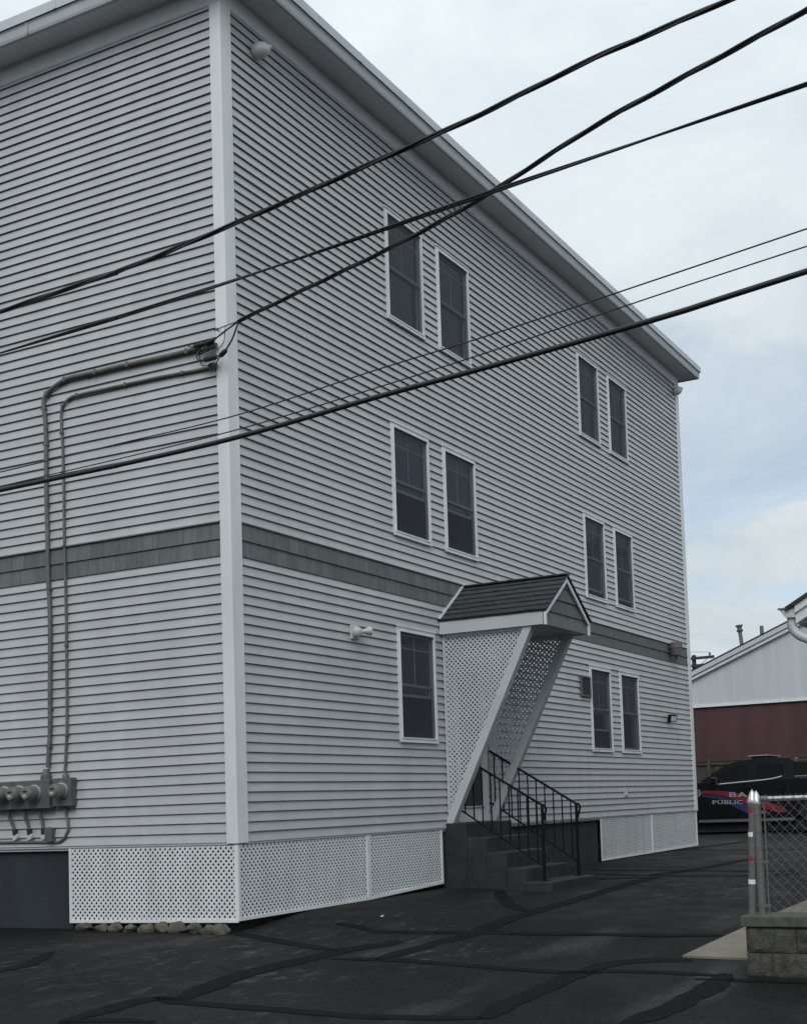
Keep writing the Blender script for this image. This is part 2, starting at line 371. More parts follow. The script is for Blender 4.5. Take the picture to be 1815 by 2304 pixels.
for pts, w in cracks:
    w *= 1.75
    P = spline([Vector((*onG(*q)[:2], 0)) for q in pts], 14)
    Q = [P[0]]
    for p in P[1:]:
        if (p-Q[-1]).length > 0.035: Q.append(p)
    vs = []; fs = []
    for i, p in enumerate(Q):
        d = (Q[min(i+1, len(Q)-1)]-Q[max(0, i-1)]).normalized(); a = Vector((-d.y, d.x, 0))
        e = min(1, 0.45+i*.09, 0.45+(len(Q)-1-i)*.09)
        jit = (mnoise.noise(p*2.3)*.14+mnoise.noise(p*8)*.10+mnoise.noise(p*27)*.06)*w
        j2 = (mnoise.noise(p*2.3+Vector((9, 3, 5)))*.14+mnoise.noise(p*9+Vector((3, 7, 1)))*.10+mnoise.noise(p*25)*.06)*w
        for s_, ww in ((-1, w/2*e+jit*e), (1, w/2*e+j2*e)):
            q = p + a*s_*max(ww, .008); vs.append((q.x, q.y, g(q.x, q.y)+.0045))
        if i: fs.append((2*i-2, 2*i-1, 2*i+1, 2*i))
    MB().add(vs, fs).build('crack_seal', 'sealer', ground)

# concrete walk beside the block wall
walk = MB()
edge = [onG(1534+(1678.5-1534)*t, 2155+(2088-2155)*t) for t in (0, .25, .5, .75, 1.0)] + [onG(1753, 2054), onG(1815, 2028)]
front = onG(1681, 2161); fdir = (front-edge[0])/np.linalg.norm(front-edge[0])
ed = edge[-1]-edge[-2]; ed = ed/np.linalg.norm(ed)
edge += [edge[-1]+ed*4, edge[-1]+ed*12]
vs = []
for e in edge:
    for k in (0, .6, 1.4, 2.6): q = e+fdir*k; vs.append((q[0], q[1], g(q[0], q[1])+.02))
walk.add(vs, [(i*4+j, i*4+j+1, (i+1)*4+j+1, (i+1)*4+j) for i in range(len(edge)-1) for j in range(3)])
bot = [(x, y, z-.12) for x, y, z in vs]
walk.add(vs[:4]+bot[:4], [(0, 4, 5, 1), (1, 5, 6, 2), (2, 6, 7, 3)])
walk.add(sum([[vs[i*4], bot[i*4]] for i in range(len(edge))], []), [(2*i, 2*i+1, 2*i+3, 2*i+2) for i in range(len(edge)-1)])
tag(walk.build('concrete_path', 'concrete'), kind='structure')

# ------------------------------------------------------------------ the apartment building
C = 0.1016                      # one lap of siding
W, D = 14.86, 12.0               # length of the driveway side, depth of the street side
ZT = 86.75*C                    # top of the siding
HB0, HB1, HB2 = 28.8*C, 30.55*C, 32.4*C   # shingle band
bld = thing('apartment_building', (7.5, 6, g(7, 0)), 'three storey grey clapboard apartment building with white corner posts and green shingle band', 'building')

cols = {'a': (3.20, 4.15), 'b': (4.53, 5.47), 'c': (9.39, 10.34), 'd': (10.77, 11.71)}
rows = {3: (6.45, 7.90), 2: (3.68, 5.12), 1: (1.09, 2.53)}
wins = [(c, r) for r in (3, 2) for c in 'abcd'] + [('a', 1), ('c', 1), ('d', 1)]
holes = [(cols[c][0], cols[c][1], rows[r][0], rows[r][1]) for c, r in wins] + [(4.66, 5.54, 0.06, 2.36)]

# sheathing behind the siding, with openings
def sheath():
    mb = MB()
    xs = sorted({0, W} | {h[0]+.02 for h in holes} | {h[1]-.02 for h in holes})
    zs = sorted({-0.05, 9.0} | {h[2]+.02 for h in holes} | {h[3]-.02 for h in holes})
    for i in range(len(xs)-1):
        for j in range(len(zs)-1):
            cx, cz = (xs[i]+xs[i+1])/2, (zs[j]+zs[j+1])/2
            if any(h[0] < cx < h[1] and h[2] < cz < h[3] for h in holes): continue
            mb.add([(xs[i], .004, zs[j]), (xs[i+1], .004, zs[j]), (xs[i+1], .004, zs[j+1]), (xs[i], .004, zs[j+1])], [(0, 1, 2, 3)])
    mb.add([(.004, D, -.05), (.004, 0, -.05), (.004, 0, 9), (.004, D, 9)], [(0, 1, 2, 3)])
    mb.add([(W, 0, -.05), (W, D, -.05), (W, D, 9), (W, 0, 9)], [(0, 1, 2, 3)])
    mb.add([(W, D, -.05), (0, D, -.05), (0, D, 9), (W, D, 9)], [(0, 1, 2, 3)])
    return mb.build('wall', 'siding', bld)
wallp = sheath()

def yf(t): return -(0.0015 + 0.0215*(1-t))               # face of a lap, t = 0 at its lower edge
def lap(mb, u0, u1, zlo, zhi, zk, fn, extra=0.0):       # one length of a lap between zlo and zhi: sloping face, hemmed lower lip, lock groove at the top
    G = .885; t0 = (zlo-zk)/C; t1 = (zhi-zk)/C
    poly = [(yf(t0)-extra, zlo+.0006)]
    if t0 < .02: poly = [(yf(0)+.005, zlo+.0065), (yf(0)-extra, zlo+.003), (yf(.03)-extra-.0006, zlo)]
    if t1 > G+.01 and t0 < G:
        poly += [(yf(G)-extra, zk+G*C), (.0028, zk+(G+.02)*C), (.0028, zhi)]
        poly += [(.0038, zhi), (.0038, zlo+.012)]
    else: poly += [(yf(t1)-extra, zhi), (.0038, zhi), (.0038, zlo+.010)]
    mb.prism(poly, lambda a, b, w: fn(w, a, b), u0, u1)
fnR = lambda u, a, z: (u, a, z)
fnL = lambda u, a, z: (a, u, z)
laps = []                                               # z of each lap
k = 0
while k < 28.5: laps.append((k*C, min((k+1)*C, HB0))); k += 1
k = 0
while True:
    z = HB2 + k*C
    if z > ZT-.01: break
    laps.append((z, min(z+C, ZT-.004))); k += 1
x0R, x1R = 0.13, W-.16
boards = []; small = MB(); nb = 0
for i, (z0, z1) in enumerate(laps):
    full = [h for h in holes if h[2] <= z0+.001 and h[3] >= z1-.001]
    part = [h for h in holes if h not in full and h[2] < z1-.001 and h[3] > z0+.001]
    cuts = sorted(full); segs = []; u = x0R
    for h in cuts: segs.append((u, h[0])); u = h[1]
    segs.append((u, x1R))
    for (a, b) in segs:
        if b-a < .02: continue
        mb = MB(); pu = a
        for h in sorted(part):
            if h[0] < a-.001 or h[1] > b+.001: continue
            lap(mb, pu, h[0], z0, z1, z0, fnR)
            if h[2] > z0: lap(mb, h[0], h[1], z0, h[2], z0, fnR)
            if h[3] < z1: lap(mb, h[0], h[1], h[3], z1, z0, fnR)
            pu = h[1]
        # one overlapped panel joint on the longer runs
        rr = random.Random((i//2)*31); js = []; jx = rr.uniform(.4, 3.6)
        while jx < x1R:
            if pu+.25 < jx < b-.25: js.append(jx)
            jx += 3.66
        us = [pu]+js+[b]
        for q in range(len(us)-1):
            lap(mb, us[q]-(.02 if q else 0), us[q+1], z0, z1, z0, fnR, .0022*((len(us)-q) % 2)+.0006*q)
        boards.append((b-a, mb))
# left (street) side
for i, (z0, z1) in enumerate(laps):
    mb = MB(); rr = random.Random(i*17+3); j1 = rr.uniform(.7, 3.0) if i % 2 == 0 else jprev
    jprev = j1
    lap(mb, .105, j1+.02, z0, z1, z0, fnL); lap(mb, j1, 6.0, z0, z1, z0, fnL, .0016)
    lap(mb, 6.0, D, z0, z1, z0, fnL)
    boards.append((20, mb))
boards.sort(key=lambda t: -t[0])
for n_, (ln, mb) in enumerate(boards):
    if n_ < 298: mb.build('siding_board', 'siding', bld)
    else: small.add(mb.v, mb.f)
tag(small.build('siding_infill', 'siding', bld), kind='stuff')

# shingle band: two rows, every shingle its own piece
shm = {}
def shingle(u, w, z0, z1, side):
    key = (round(w, 3), round(z1-z0, 3), side)
    if key not in shm:
        mb = MB(); fn = fnR if side == 'R' else fnL
        mb.prism([(-.022, 0), (-.006, z1-z0), (.003, z1-z0), (.003, 0)], lambda a, b, t: fn(t, a, b), .0015, w-.0015)
        me = bpy.data.meshes.new('shingle'); me.from_pydata(mb.v, [], mb.f); me.materials.append(M['green']); shm[key] = me
    dz = 0
    return inst(shm[key], 'shingle', (u, 0, z0) if side == 'R' else (0, u, z0), bld)
widths = [.12, .15, .18, .21, .14, .17]
farsh = MB()
for side, a, b, far in (('R', .13, W-.16, 8.6), ('L', .105, D, 6.0)):
    for z0, z1 in ((HB0+.004, HB1-.001), (HB1+.001, HB2-.012)):
        u = a; rr = random.Random(int(z0*100)+ord(side))
        while u < b-.01:
            w = min(rr.choice(widths), b-u)
            if u < far: shingle(u, w, z0, z1, side)
            else:
                fn = fnR if side == 'R' else fnL
                farsh.prism([(-.022, z0), (-.006, z1), (.003, z1), (.003, z0)], lambda a_, b_, t: fn(t, a_, b_), u+.0015, u+w-.0015)
            u += w
tag(farsh.build('shingle_run', 'green', bld), kind='stuff')
# grey-green trim strip above the band
bx((.13, -.020, HB2-.012), (W-.16, .003, HB2-.001), 'band_trim', 'green', bld)
bx((-.030, .105, HB2-.014), (.003, D, HB2-.001), 'band_trim', 'green', bld)

# corner posts
def lpost(x, y, sx, wx, wy, z0, z1):
    mb = MB()
    d = .028
    poly = [(x-sx*d, -d), (x+sx*wx, -d), (x+sx*wx, .002), (x+sx*.002, .002), (x+sx*.002, wy), (x-sx*d, wy)]
    mb.prism(poly, lambda u, v, w: (u, v, w), z0, z1)
    o = mb.build('corner_post', 'white', bld)
    m = o.modifiers.new('bevel', 'BEVEL'); m.width = .004; m.segments = 2
    return o
lpost(0, 0, 1, .15, .115, -.012, ZT+.06)
lpost(W-.028, 0, -1, .16, .12, -.012, ZT-.02)

# starter strip under the siding, window wells, interiors
bx((.13, -.014, -.022), (W-.16, .003, -.002), 'starter_strip', 'aluminium', bld)
bx((-.014, .105, -.022), (.003, D, -.002), 'starter_strip', 'aluminium', bld)

# eave: frieze, soffit, fascia, roof edge, swept round the footprint
def sweep(prof, name, m, gap=None, smooth=False):
    mb = MB(); n = len(prof)
    cor = [(-1, -1), (1, -1), (1, 1), (-1, 1)]
    for (o, z) in prof: pass
    vs = []
    for sx, sy in cor:
        for o, z in prof: vs.append(((-o if sx < 0 else W+o), (-o if sy < 0 else D+o), z))
    fs = []
    for c in range(4):
        c2 = (c+1) % 4
        for j in range(n-1): fs.append((c*n+j, c2*n+j, c2*n+j+1, c*n+j+1))
    mb.add(vs, fs)
    return mb.build(name, m, bld)
ZS = 9.015
sweep([(.0, ZT-.002), (.020, ZT-.002), (.030, ZT+.012), (.030, ZT+.03), (.024, ZT+.034), (.024, ZS)], 'frieze_board', 'eave')
sweep([(.024, ZS-.018), (.036, ZS-.018), (.036, ZS-.001)], 'soffit_channel', 'eave')
sweep([(.02, ZS+.012), (.36, ZS+.012)], 'soffit_backing', 'seam')
sweep([(.335, ZS-.004), (.335, ZS-.014), (.372, ZS-.014), (.380, ZS+.012), (.384, ZS+.10), (.392, ZS+.118), (.392, ZS+.128)], 'fascia', 'fascia')
sweep([(.392, ZS+.136), (.410, ZS+.128), (.412, ZS+.235), (.404, ZS+.248), (.25, ZS+.262)], 'roof_edge', 'edge')
MB().add([(-.25, -.25, ZS+.262), (W+.25, -.25, ZS+.262), (W+.25, D+.25, ZS+.262), (-.25, D+.25, ZS+.262), (W/2, D/2, ZS+.55)],
         [(0, 1, 4), (1, 2, 4), (2, 3, 4), (3, 0, 4)]).build('roof', 'roof', bld)
# soffit panels: three-groove lengths
def soff(u, side):
    mb = MB()
    for q in range(3):
        a, b = u+q*.1016, u+q*.1016+.0985
        if side == 'L': mb.box((-.345, a, ZS), (-.03, b, ZS+.006))
        else: mb.box((a, -.345, ZS), (b, -.03, ZS+.006))
    mb.build('soffit_panel', 'eave', bld)
u = .02
while u < 6.5: soff(u, 'L'); u += .3048
bx((-.345, u, ZS), (-.03, D, ZS+.006), 'soffit_strip', 'eave', bld)
u = -.33
while u < W-.30: soff(u, 'R'); u += .3048
bx((u, -.345, ZS), (W-.001, -.03, ZS+.006), 'soffit_strip', 'eave', bld)
bx((W+.0, -.345, ZS+.001), (W+.345, D, ZS+.007), 'soffit_strip', 'eave', bld)
bx((-.345, -.32, ZS-.001), (-.336, .02, ZS+.005), 'soffit_strip', 'eave', bld)
bx((-.335, -.028, ZS), (-.03, .018, ZS+.006), 'soffit_strip', 'eave', bld)
# seams of the roof edge metal
for x in (2.1, 5.15, 8.2, 11.25, 14.3): bx((x, -.4165, ZS+.128), (x+.05, -.409, ZS+.240), 'edge_joint', 'edge', bld)
for y in (1.9, 4.95): bx((-.4165, y, ZS+.128), (-.409, y+.05, ZS+.240), 'edge_joint', 'edge', bld)
for y in (2.35, 5.4): bx((-.3955, y, ZS-.01), (-.38, y+.02, ZS+.122), 'fascia_joint', 'fascia', bld)

# windows
def window(x0, x1, z0, z1, raise_, inside, name='window'):
    t = .034
    mb = MB()
    yo, yi = -.034, .03
    mb.box((x0, yo, z0+.02), (x0+t, yi, z1)); mb.box((x1-t, yo, z0+.02), (x1, yi, z1))
    mb.box((x0+t, yo, z1-t-.008), (x1-t, yi, z1)); mb.box((x0+t, yo+.002, z0+.02), (x1-t, yi, z0+t+.012))
    w = mb.build(name, 'white', bld)
    # raised inner bead of the frame, sill lip and head flashing
    b = MB(); e = .016; X0, X1, Z0, Z1 = x0+t, x1-t, z0+t+.012, z1-t-.008
    b.box((X0, yo-.010, Z0), (X0+e, .02, Z1)); b.box((X1-e, yo-.010, Z0), (X1, .02, Z1))
    b.box((X0+e, yo-.010, Z1-e), (X1-e, .02, Z1)); b.box((X0+e, yo-.010, Z0), (X1-e, .02, Z0+e))
    b.build('frame', 'white', w)
    bx((x0-.012, yo-.012, z1), (x1+.012, .003, z1+.016), 'head_flashing', 'white', w)
    bx((x0+.004, yo-.012, z0), (x1-.004, .003, z0+.019), 'sill', 'white', w)
    X0 += e; X1 -= e; Z0 += e; Z1 -= e
    sh = (Z1-Z0)/2; s = .034
    def sash(za, zb, y, name):
        q = MB(); q.box((X0+.003, y, za), (X0+.003+s, y+.022, zb)); q.box((X1-.003-s, y, za), (X1-.003, y+.022, zb))
        q.box((X0+.003+s, y, za), (X1-.003-s, y+.022, za+s)); q.box((X0+.003+s, y, zb-s), (X1-.003-s, y+.022, zb))
        o = q.build(name, 'white', w)
        MB().add([(X0+s, y+.011, za+s), (X1-s, y+.011, za+s), (X1-s, y+.011, zb-s), (X0+s, y+.011, zb-s)], [(0, 1, 2, 3)]).build('pane', 'glass', w)
        return o
    zm = Z0+sh
    sash(zm-.014, Z1-.003, .006, 'upper_sash')
    lo = raise_*sh
    sash(Z0+.003+lo, zm+.014+lo, .031, 'lower_sash')
    # grille bars of the upper sash: one upright, one high cross bar
    bx(((X0+X1)/2-.008, .013, zm+.02), ((X0+X1)/2+.008, .021, Z1-.037), 'grille_bar', 'white', w)
    zc_ = Z1-.036-(sh-.07)*.27
    bx((X0+.037, .0125, zc_-.008), (X1-.037, .0215, zc_+.008), 'grille_bar', 'white', w)
    MB().add([(X0, -.018, Z0), (X1, -.018, Z0), (X1, -.018, Z1), (X0, -.018, Z1)], [(0, 1, 2, 3)]).build('screen', 'screen', w)
    # the dark room behind
    r = MB(); d0, d1 = .06, 1.6
    a = [(x0, d0, z0), (x1, d0, z0), (x1, d0, z1), (x0, d0, z1), (x0-.3, d1, z0-.6), (x1+.3, d1, z0-.6), (x1+.3, d1, z1+.2), (x0-.3, d1, z1+.2)]
    r.add(a, [(4, 5, 6, 7), (0, 1, 5, 4), (1, 2, 6, 5), (2, 3, 7, 6), (3, 0, 4, 7)])
    r.build('room', 'room', w)
    if 'curtain' in inside:
        c = MB(); nn = 40; vs = []
        for q in range(nn+1):
            xx = X0+(X1-X0)*q/nn; yy = .12+.018*math.sin(q*1.3)+.01*math.sin(q*2.9)
            if inside == 'curtain_half' and .32 < q/nn < .62: yy += .0
            vs += [(xx, yy, Z0+(sh if inside == 'curtain_top' else 0)), (xx, yy, Z1)]
        fs = [(2*q, 2*q+2, 2*q+3, 2*q+1) for q in range(nn) if not (inside == 'curtain_half' and .34 < (q+.5)/nn < .66)]
        c.add(vs, fs); c.build('curtain', 'curtain', w)
    if inside == 'blind':
        c = MB(); z = Z0+.02
        while z < Z1:
            c.add([(X0+.01, .10, z+.012), (X1-.01, .10, z+.012), (X1-.01, .122, z), (X0+.01, .122, z)], [(0, 1, 2, 3)]); z += .022
        tag(c.build('blind', 'blind', w), kind='stuff')
    return w
spec = {('a', 3): (0, 'none'), ('b', 3): (0, 'none'), ('c', 3): (0, 'curtain_half'), ('d', 3): (0, 'curtain_top'),
        ('a', 2): (.80, 'none'), ('b', 2): (.80, 'none'), ('c', 2): (.16, 'curtain_half'), ('d', 2): (.16, 'none'),
        ('a', 1): (.78, 'none'), ('c', 1): (.45, 'blind'), ('d', 1): (0, 'blind')}
for (c, r) in wins:
    window(*cols[c], *rows[r], *spec[(c, r)])

# entrance door
dr = MB().box((4.74, .01, .27), (5.40, .05, 2.28)).build('door', 'door', bld)
for za, zb in ((.40, .95), (1.10, 2.10)):
    bx((4.84, .002, za), (5.30, .012, zb), 'door_panel', 'door', dr)
MB().lathe([(0, .012), (.03, .012), (.035, .028), (.06, .026), (.066, .008)], (5.33, .01, 1.16), (0, -1, 0), 14).build('door_knob', 'trucktrim', dr)
bx((5.40, -.024, .06), (5.54, .03, 2.36), 'door_casing', 'white', bld)
bx((4.66, -.024, .06), (4.74, .03, 2.36), 'door_casing', 'white', bld)
bx((4.74, -.024, 2.28), (5.40, .03, 2.36), 'door_casing', 'white', bld)
bx((4.74, -.026, .06), (5.40, .03, .245), 'door_kickboard', 'white', bld)
bx((4.74, -.05, .247), (5.40, .03, .268), 'door_threshold', 'aluminium', bld)

# foundation behind the lattice and painted wall
fm = MB()
fm.box((.45, .45, -1.3), (5.0, .60, -.024)); fm.box((5.0, .05, -1.3), (9.64, .60, -.024)); fm.box((9.64, .45, -1.3), (W-.05, .60, -.024))
fm.box((.45, .6, -1.3), (.60, 2.2, -.024)); fm.box((.05, 2.27, -1.3), (.60, D, -.024))
MB().add([(0, .002, -.028), (W, .002, -.028), (W, .7, -.028), (0, .7, -.028)], [(0, 1, 2, 3)]).build('sill_plate', 'seam', bld)
MB().add([(.002, 0, -.030), (.7, 0, -.030), (.7, D, -.030), (.002, D, -.030)], [(0, 1, 2, 3)]).build('sill_plate', 'seam', bld)
fm.box((W-.3, .6, -1.3), (W-.05, D, -.024)); fm.build('foundation', 'found', bld)

# ------------------------------------------------------------------ lattice panels
def clipseg(p, q, poly):
    t0, t1 = 0.0, 1.0; n = len(poly); d = (q[0]-p[0], q[1]-p[1])
    for i in range(n):
        a, b = poly[i], poly[(i+1) % n]; nx_, ny_ = b[1]-a[1], -(b[0]-a[0])     # outward for ccw
        den = d[0]*nx_+d[1]*ny_; num = (a[0]-p[0])*nx_+(a[1]-p[1])*ny_
        if abs(den) < 1e-12:
            if num < 0: return None
        elif den > 0: t1 = min(t1, num/den)
        else: t0 = max(t0, num/den)
    if t1-t0 < 1e-4: return None
    return (p[0]+d[0]*t0, p[1]+d[1]*t0), (p[0]+d[0]*t1, p[1]+d[1]*t1)
def lattice(parent, poly, fn, pitch=.0465, w=.0225, t=.0032, m='white', miss=()):
    mb = MB(); us = [p[0] for p in poly]; vs_ = [p[1] for p in poly]
    span = (max(us)-min(us))+(max(vs_)-min(vs_)); st = pitch*math.sqrt(2)
    for sg, lay in ((1, 0), (-1, 1)):
        n = int(span/st)+2
        for i in range(-n, n+1):
            # the line v = sg*u + c
            c = (min(vs_) - sg*(min(us) if sg > 0 else min(us))) + i*st
            u0, u1 = min(us)-1, max(us)+1
            s_ = clipseg((u0, sg*u0+c), (u1, sg*u1+c), poly)
            if not s_: continue
            (a, b), (e, f) = s_; dd = math.hypot(e-a, f-b); ox, oy = -(f-b)/dd*w/2, (e-a)/dd*w/2
            mb.prism([(a+ox, b+oy), (a-ox, b-oy), (e-ox, f-oy), (e+ox, f+oy)], fn, lay*t, lay*t+t*.98)
    return tag(mb.build('lattice', m, parent), kind='stuff')
def panel(label, axis_, u0, u1, zt, zb0, zb1, off, sw=.0225, group='lattice skirting panels round the foundation'):
    # axis_ 'R': along x on the driveway side; 'L': along y on the street side
    if axis_ == 'R': fn = lambda u, v, w: (u, -off-w, v)
    else: fn = lambda u, v, w: (-off-w, u, v)
    o = fn((u0+u1)/2, min(zb0, zb1), 0)
    th = thing('lattice_panel', o, label, 'lattice', group)
    b = .012
    lattice(th, [(u0+b, zb0+b), (u1-b, zb1+b), (u1-b, zt-.004), (u0+b, zt-.004)], fn, w=sw)
    fr = MB(); q = .034
    fr.prism([(u0, zb0), (u1, zb1), (u1, zb1+q), (u0, zb0+q)], fn, -.004, .018)
    fr.build('bottom_rail', 'white', th)
    MB().prism([(u0, zb0+q), (u0+q, zb0+q), (u0+q, zt), (u0, zt)], fn, -.003, .017).build('edge_strip', 'white', th)
    MB().prism([(u1-q, zb1+q), (u1, zb1+q), (u1, zt), (u1-q, zt)], fn, -.003, .017).build('edge_strip', 'white', th)
    return th
panel('white diamond lattice panel on the street side, above the row of stones', 'L', -.002, 2.26, -.026, -.80, -.825, .0)
panel('white lattice panel on the driveway side nearest the front corner', 'R', -.020, 2.42, -.026, -.785, -.775, .0)
panel('white lattice panel between the corner panel and the entrance steps', 'R', 2.425, 4.20, -.026, -.775, -.715, .0)
panel('white lattice panel beyond the steps, next to bare grey foundation', 'R', 9.65, 12.15, -.026, -.735, -.725, .0, .0195)
panel('white lattice panel at the far end of the driveway wall', 'R', 12.155, 14.80, -.026, -.725, -.715, .0, .0195)

# stones under the street side lattice
def Z7(x, y): return (x*.3396, 1700+y*.3396)
for i, (px, py, ww, hh) in enumerate([(560, 1128, 105, 30), (685, 1148, 90, 36), (775, 1155, 75, 34), (868, 1150, 70, 40), (972, 1148, 110, 44),
                                      (1085, 1145, 75, 44), (1180, 1155, 110, 48), (1300, 1160, 95, 54), (1385, 1162, 75, 58), (1468, 1155, 100, 62)]):
    p = onX(*Z7(px, py+hh/2), -.06 if i < 7 else -.10)
    rr = random.Random(i); rx = ww*.3396*12.3/2893/2/.88; rz = (hh*.3396*12.3/2893/2+.03)*rr.uniform(.8, 1.1); rx *= rr.uniform(1.0, 1.35); rr2 = rr.uniform(.35, .75)
    th = MB(); nu, nv = 14, 9; vs = []; seed = Vector((i*3.7, i*1.3, 5))
    for a in range(nv+1):
        ph = math.pi*a/nv
        for b in range(nu):
            t = 2*math.pi*b/nu; dv = Vector((math.sin(ph)*math.cos(t), math.sin(ph)*math.sin(t), math.cos(ph)))
            k_ = 1+.55*mnoise.noise(dv*1.1+seed)+.22*mnoise.noise(dv*2.6+seed)
            vs.append((p[0]+dv.x*.07*k_, p[1]+dv.y*rx*k_, g(p[0], p[1])+rz*rr2+dv.z*rz*k_))
    fs = [(a*nu+b, a*nu+(b+1) % nu, (a+1)*nu+(b+1) % nu, (a+1)*nu+b) for a in range(nv) for b in range(nu)]
    th.add(vs, fs)
    order = ['leftmost low stone under the street lattice', 'second stone from the left under the street lattice', 'third stone from the left under the street lattice',
             'fourth stone from the left under the street lattice', 'long reddish stone mid row under the street lattice', 'sixth stone from the left under the street lattice',
             'wide flat stone fourth from the corner under the lattice', 'third stone from the corner under the street lattice',
             'second stone from the corner under the street lattice', 'pale stone nearest the corner under the street lattice'][i]
    tag(th.build('stone', 'stone', smooth=True), order, 'stone', 'row of stones under the street side lattice')

# ------------------------------------------------------------------ entrance steps
stp = thing('entrance_steps', (5.0, -.7, g(5, -.7)), 'dark painted concrete entrance steps with five treads below the porch door', 'steps')
XL, XR = 4.30, 5.66
sy = [-.305, -.585, -.867, -1.150]; sz = [.052, -.140, -.336, -.537]
yprev = .055
for i in range(4):
    mb = MB(); mb.box((XL, yprev, -1.1), (XR, sy[i], sz[i]))
    o = mb.build('step', 'step', stp); m = o.modifiers.new('bevel', 'BEVEL'); m.width = .012; m.segments = 2
    yprev = sy[i]-.0005
poly = []
x0, x1, y0, y1, r = XL-.04, XR+.07, -1.1505, -1.50, .09
for cx_, cy_, a0 in ((x1-r, y1+r, -90), (x0+r, y1+r, 180)):
    pass
poly = [(x0, y0), (x0, y1+r)] + [(x0+r-r*math.cos(R_(a)), y1+r-r*math.sin(R_(a))) for a in (22, 45, 67, 90)] + \
       [(x1-r+r*math.sin(R_(a)), y1+r-r*math.cos(R_(a))) for a in (0, 22, 45, 67, 90)] + [(x1, y0)]
mb = MB(); mb.prism(poly, lambda u, v, w: (u, v, w), -1.1, -.712)
o = mb.build('step', 'step', stp); m = o.modifiers.new('bevel', 'BEVEL'); m.width = .012; m.segments = 2

# ------------------------------------------------------------------ handrails
def z6(x, y): return (980+x*.2225, 1640+y*.2225)
def handrail(X, y_end, label, p_top, p_mid, p_low, ny):
    th = thing('handrail', (X, y_end, -.712), label, 'handrail', 'iron handrails of the entrance steps')
    post = MB(); post.tube([(X, y_end, -.714), (X, y_end, p_top[1]+.05)], .021, 8); post.build('post', 'rust', th)
    MB().box((X-.055, y_end-.055, -.7125), (X+.055, y_end+.055, -.704)).build('foot_plate', 'black', th)
    # top rail: straight run, curled over at the bottom end
    a = Vector((X, p_mid[0], p_mid[1])); b = Vector((X, y_end, p_top[1]+.05))
    path = spline([a + Vector((0, .05, .0)), a, b, b+Vector((0, -.035, -.015)), b+Vector((0, -.045, -.06)), b+Vector((0, -.02, -.13)), b+Vector((0, -.012, -.19))], 6)
    path = [a + Vector((0, .06, 0)), a] + [a.lerp(b, t) for t in (.25, .5, .75)] + spline([b, b+Vector((0, -.04, -.012)), b+Vector((0, -.052, -.06)), b+Vector((0, -.03, -.13)), b+Vector((0, -.020, -.19))], 4)
    MB().tube(path, .016, 8).build('top_rail', 'black', th)
    c = Vector((X, p_mid[0], p_low[0])); d = Vector((X, y_end, p_low[1]))
    MB().tube([c + Vector((0, .06, 0)), c, d], .012, 8).build('bottom_rail', 'black', th)
    for i in range(ny):
        t = (i+.6)/(ny+.25)
        MB().box((X-.0075, 0, 0), (X+.0075, .015, .1))
        p0 = a.lerp(b, t); p1 = c.lerp(d, t)
        MB().bar(p1, p0, .014, .014, (1, 0, 0)).build('baluster', 'black', th)
    return th
handrail(4.50, -1.31, 'black iron handrail on the near side of the entrance steps', (0, .20), (0.0, 1.03), (.31, -.53), 10)
handrail(5.60, -1.31, 'black iron handrail on the far side of the entrance steps', (0, .20), (-.02, 1.03), (.31, -.53), 10)

# ------------------------------------------------------------------ entrance canopy
can = thing('entrance_canopy', (5.02, -.7, 2.54), 'gabled entrance canopy with dark shingles, green gable and lattice sides on slanting braces', 'canopy')
cx0, cx1, cxm = 4.30, 5.74, 5.02; cyf = -1.515; ze, za_ = 2.705, 3.245
# roof courses
for sgn, xe in ((-1, cx0-.02), (1, cx1+.03)):
    nC = 7
    for i in range(nC):
        t0, t1 = i/nC, (i+1)/nC+.03
        t1 = min(t1, 1.0)
        def pt(t): return (xe+(cxm-xe)*t, ze+(za_-ze)*t)
        (xa, z_a), (xb, z_b) = pt(t0), pt(t1)
        nrm = Vector((sgn*(za_-ze), 0, abs(cxm-xe))).normalized()
        k0, k1 = .030, .012
        poly = [(xa, z_a), (xa+nrm.x*k0, z_a+nrm.z*k0), (xb+nrm.x*k1, z_b+nrm.z*k1), (xb, z_b)]
        mb = MB(); n_ = 12; vs = []; rr = random.Random(i)
        for q in range(n_+1):
            y = .0 + (cyf-.06)*q/n_; wob = (rr.random()-.5)*.008
            for j, (u, v) in enumerate(poly): vs.append((u, y, v + (wob if j in (0, 1) else 0)))
        fs = [(q*4+j, q*4+(j+1) % 4, q*4+4+(j+1) % 4, q*4+4+j) for q in range(n_) for j in range(4)] + [(0, 1, 2, 3), (n_*4+3, n_*4+2, n_*4+1, n_*4)]
        mb.add(vs, fs).build('shingle_course', 'roof', can)
bm_ = MB(); bm_.bar((cxm, -.001, za_+.020), (cxm, cyf-.06, za_+.020), .13, .018); bm_.build('ridge_cap', 'roof', can)
# roof deck under the shingles
MB().prism([(cx0+.01, ze-.006), (cxm, za_-.004), (cx1, ze-.006), (cx1-.03, ze-.03), (cxm, za_-.05), (cx0+.04, ze-.03)], lambda u, v, w: (u, w, v), -.003, cyf).build('roof_deck', 'aluminium', can)
# flashing where the roof meets the wall
for xe in (cx0-.03, cx1+.04):
    MB().bar((xe, -.028, ze+.03), (cxm, -.028, za_+.055), .016, .05, (0, 1, 0)).build('wall_flashing', 'aluminium', can)
# eave fascias
bx((cx0-.002, -.02, 2.535), (cx0+.022, cyf, ze-.004), 'fascia_board', 'aluminium', can)
bx((cx1-.022, -.02, 2.535), (cx1+.002, cyf, ze-.004), 'fascia_board', 'aluminium', can)
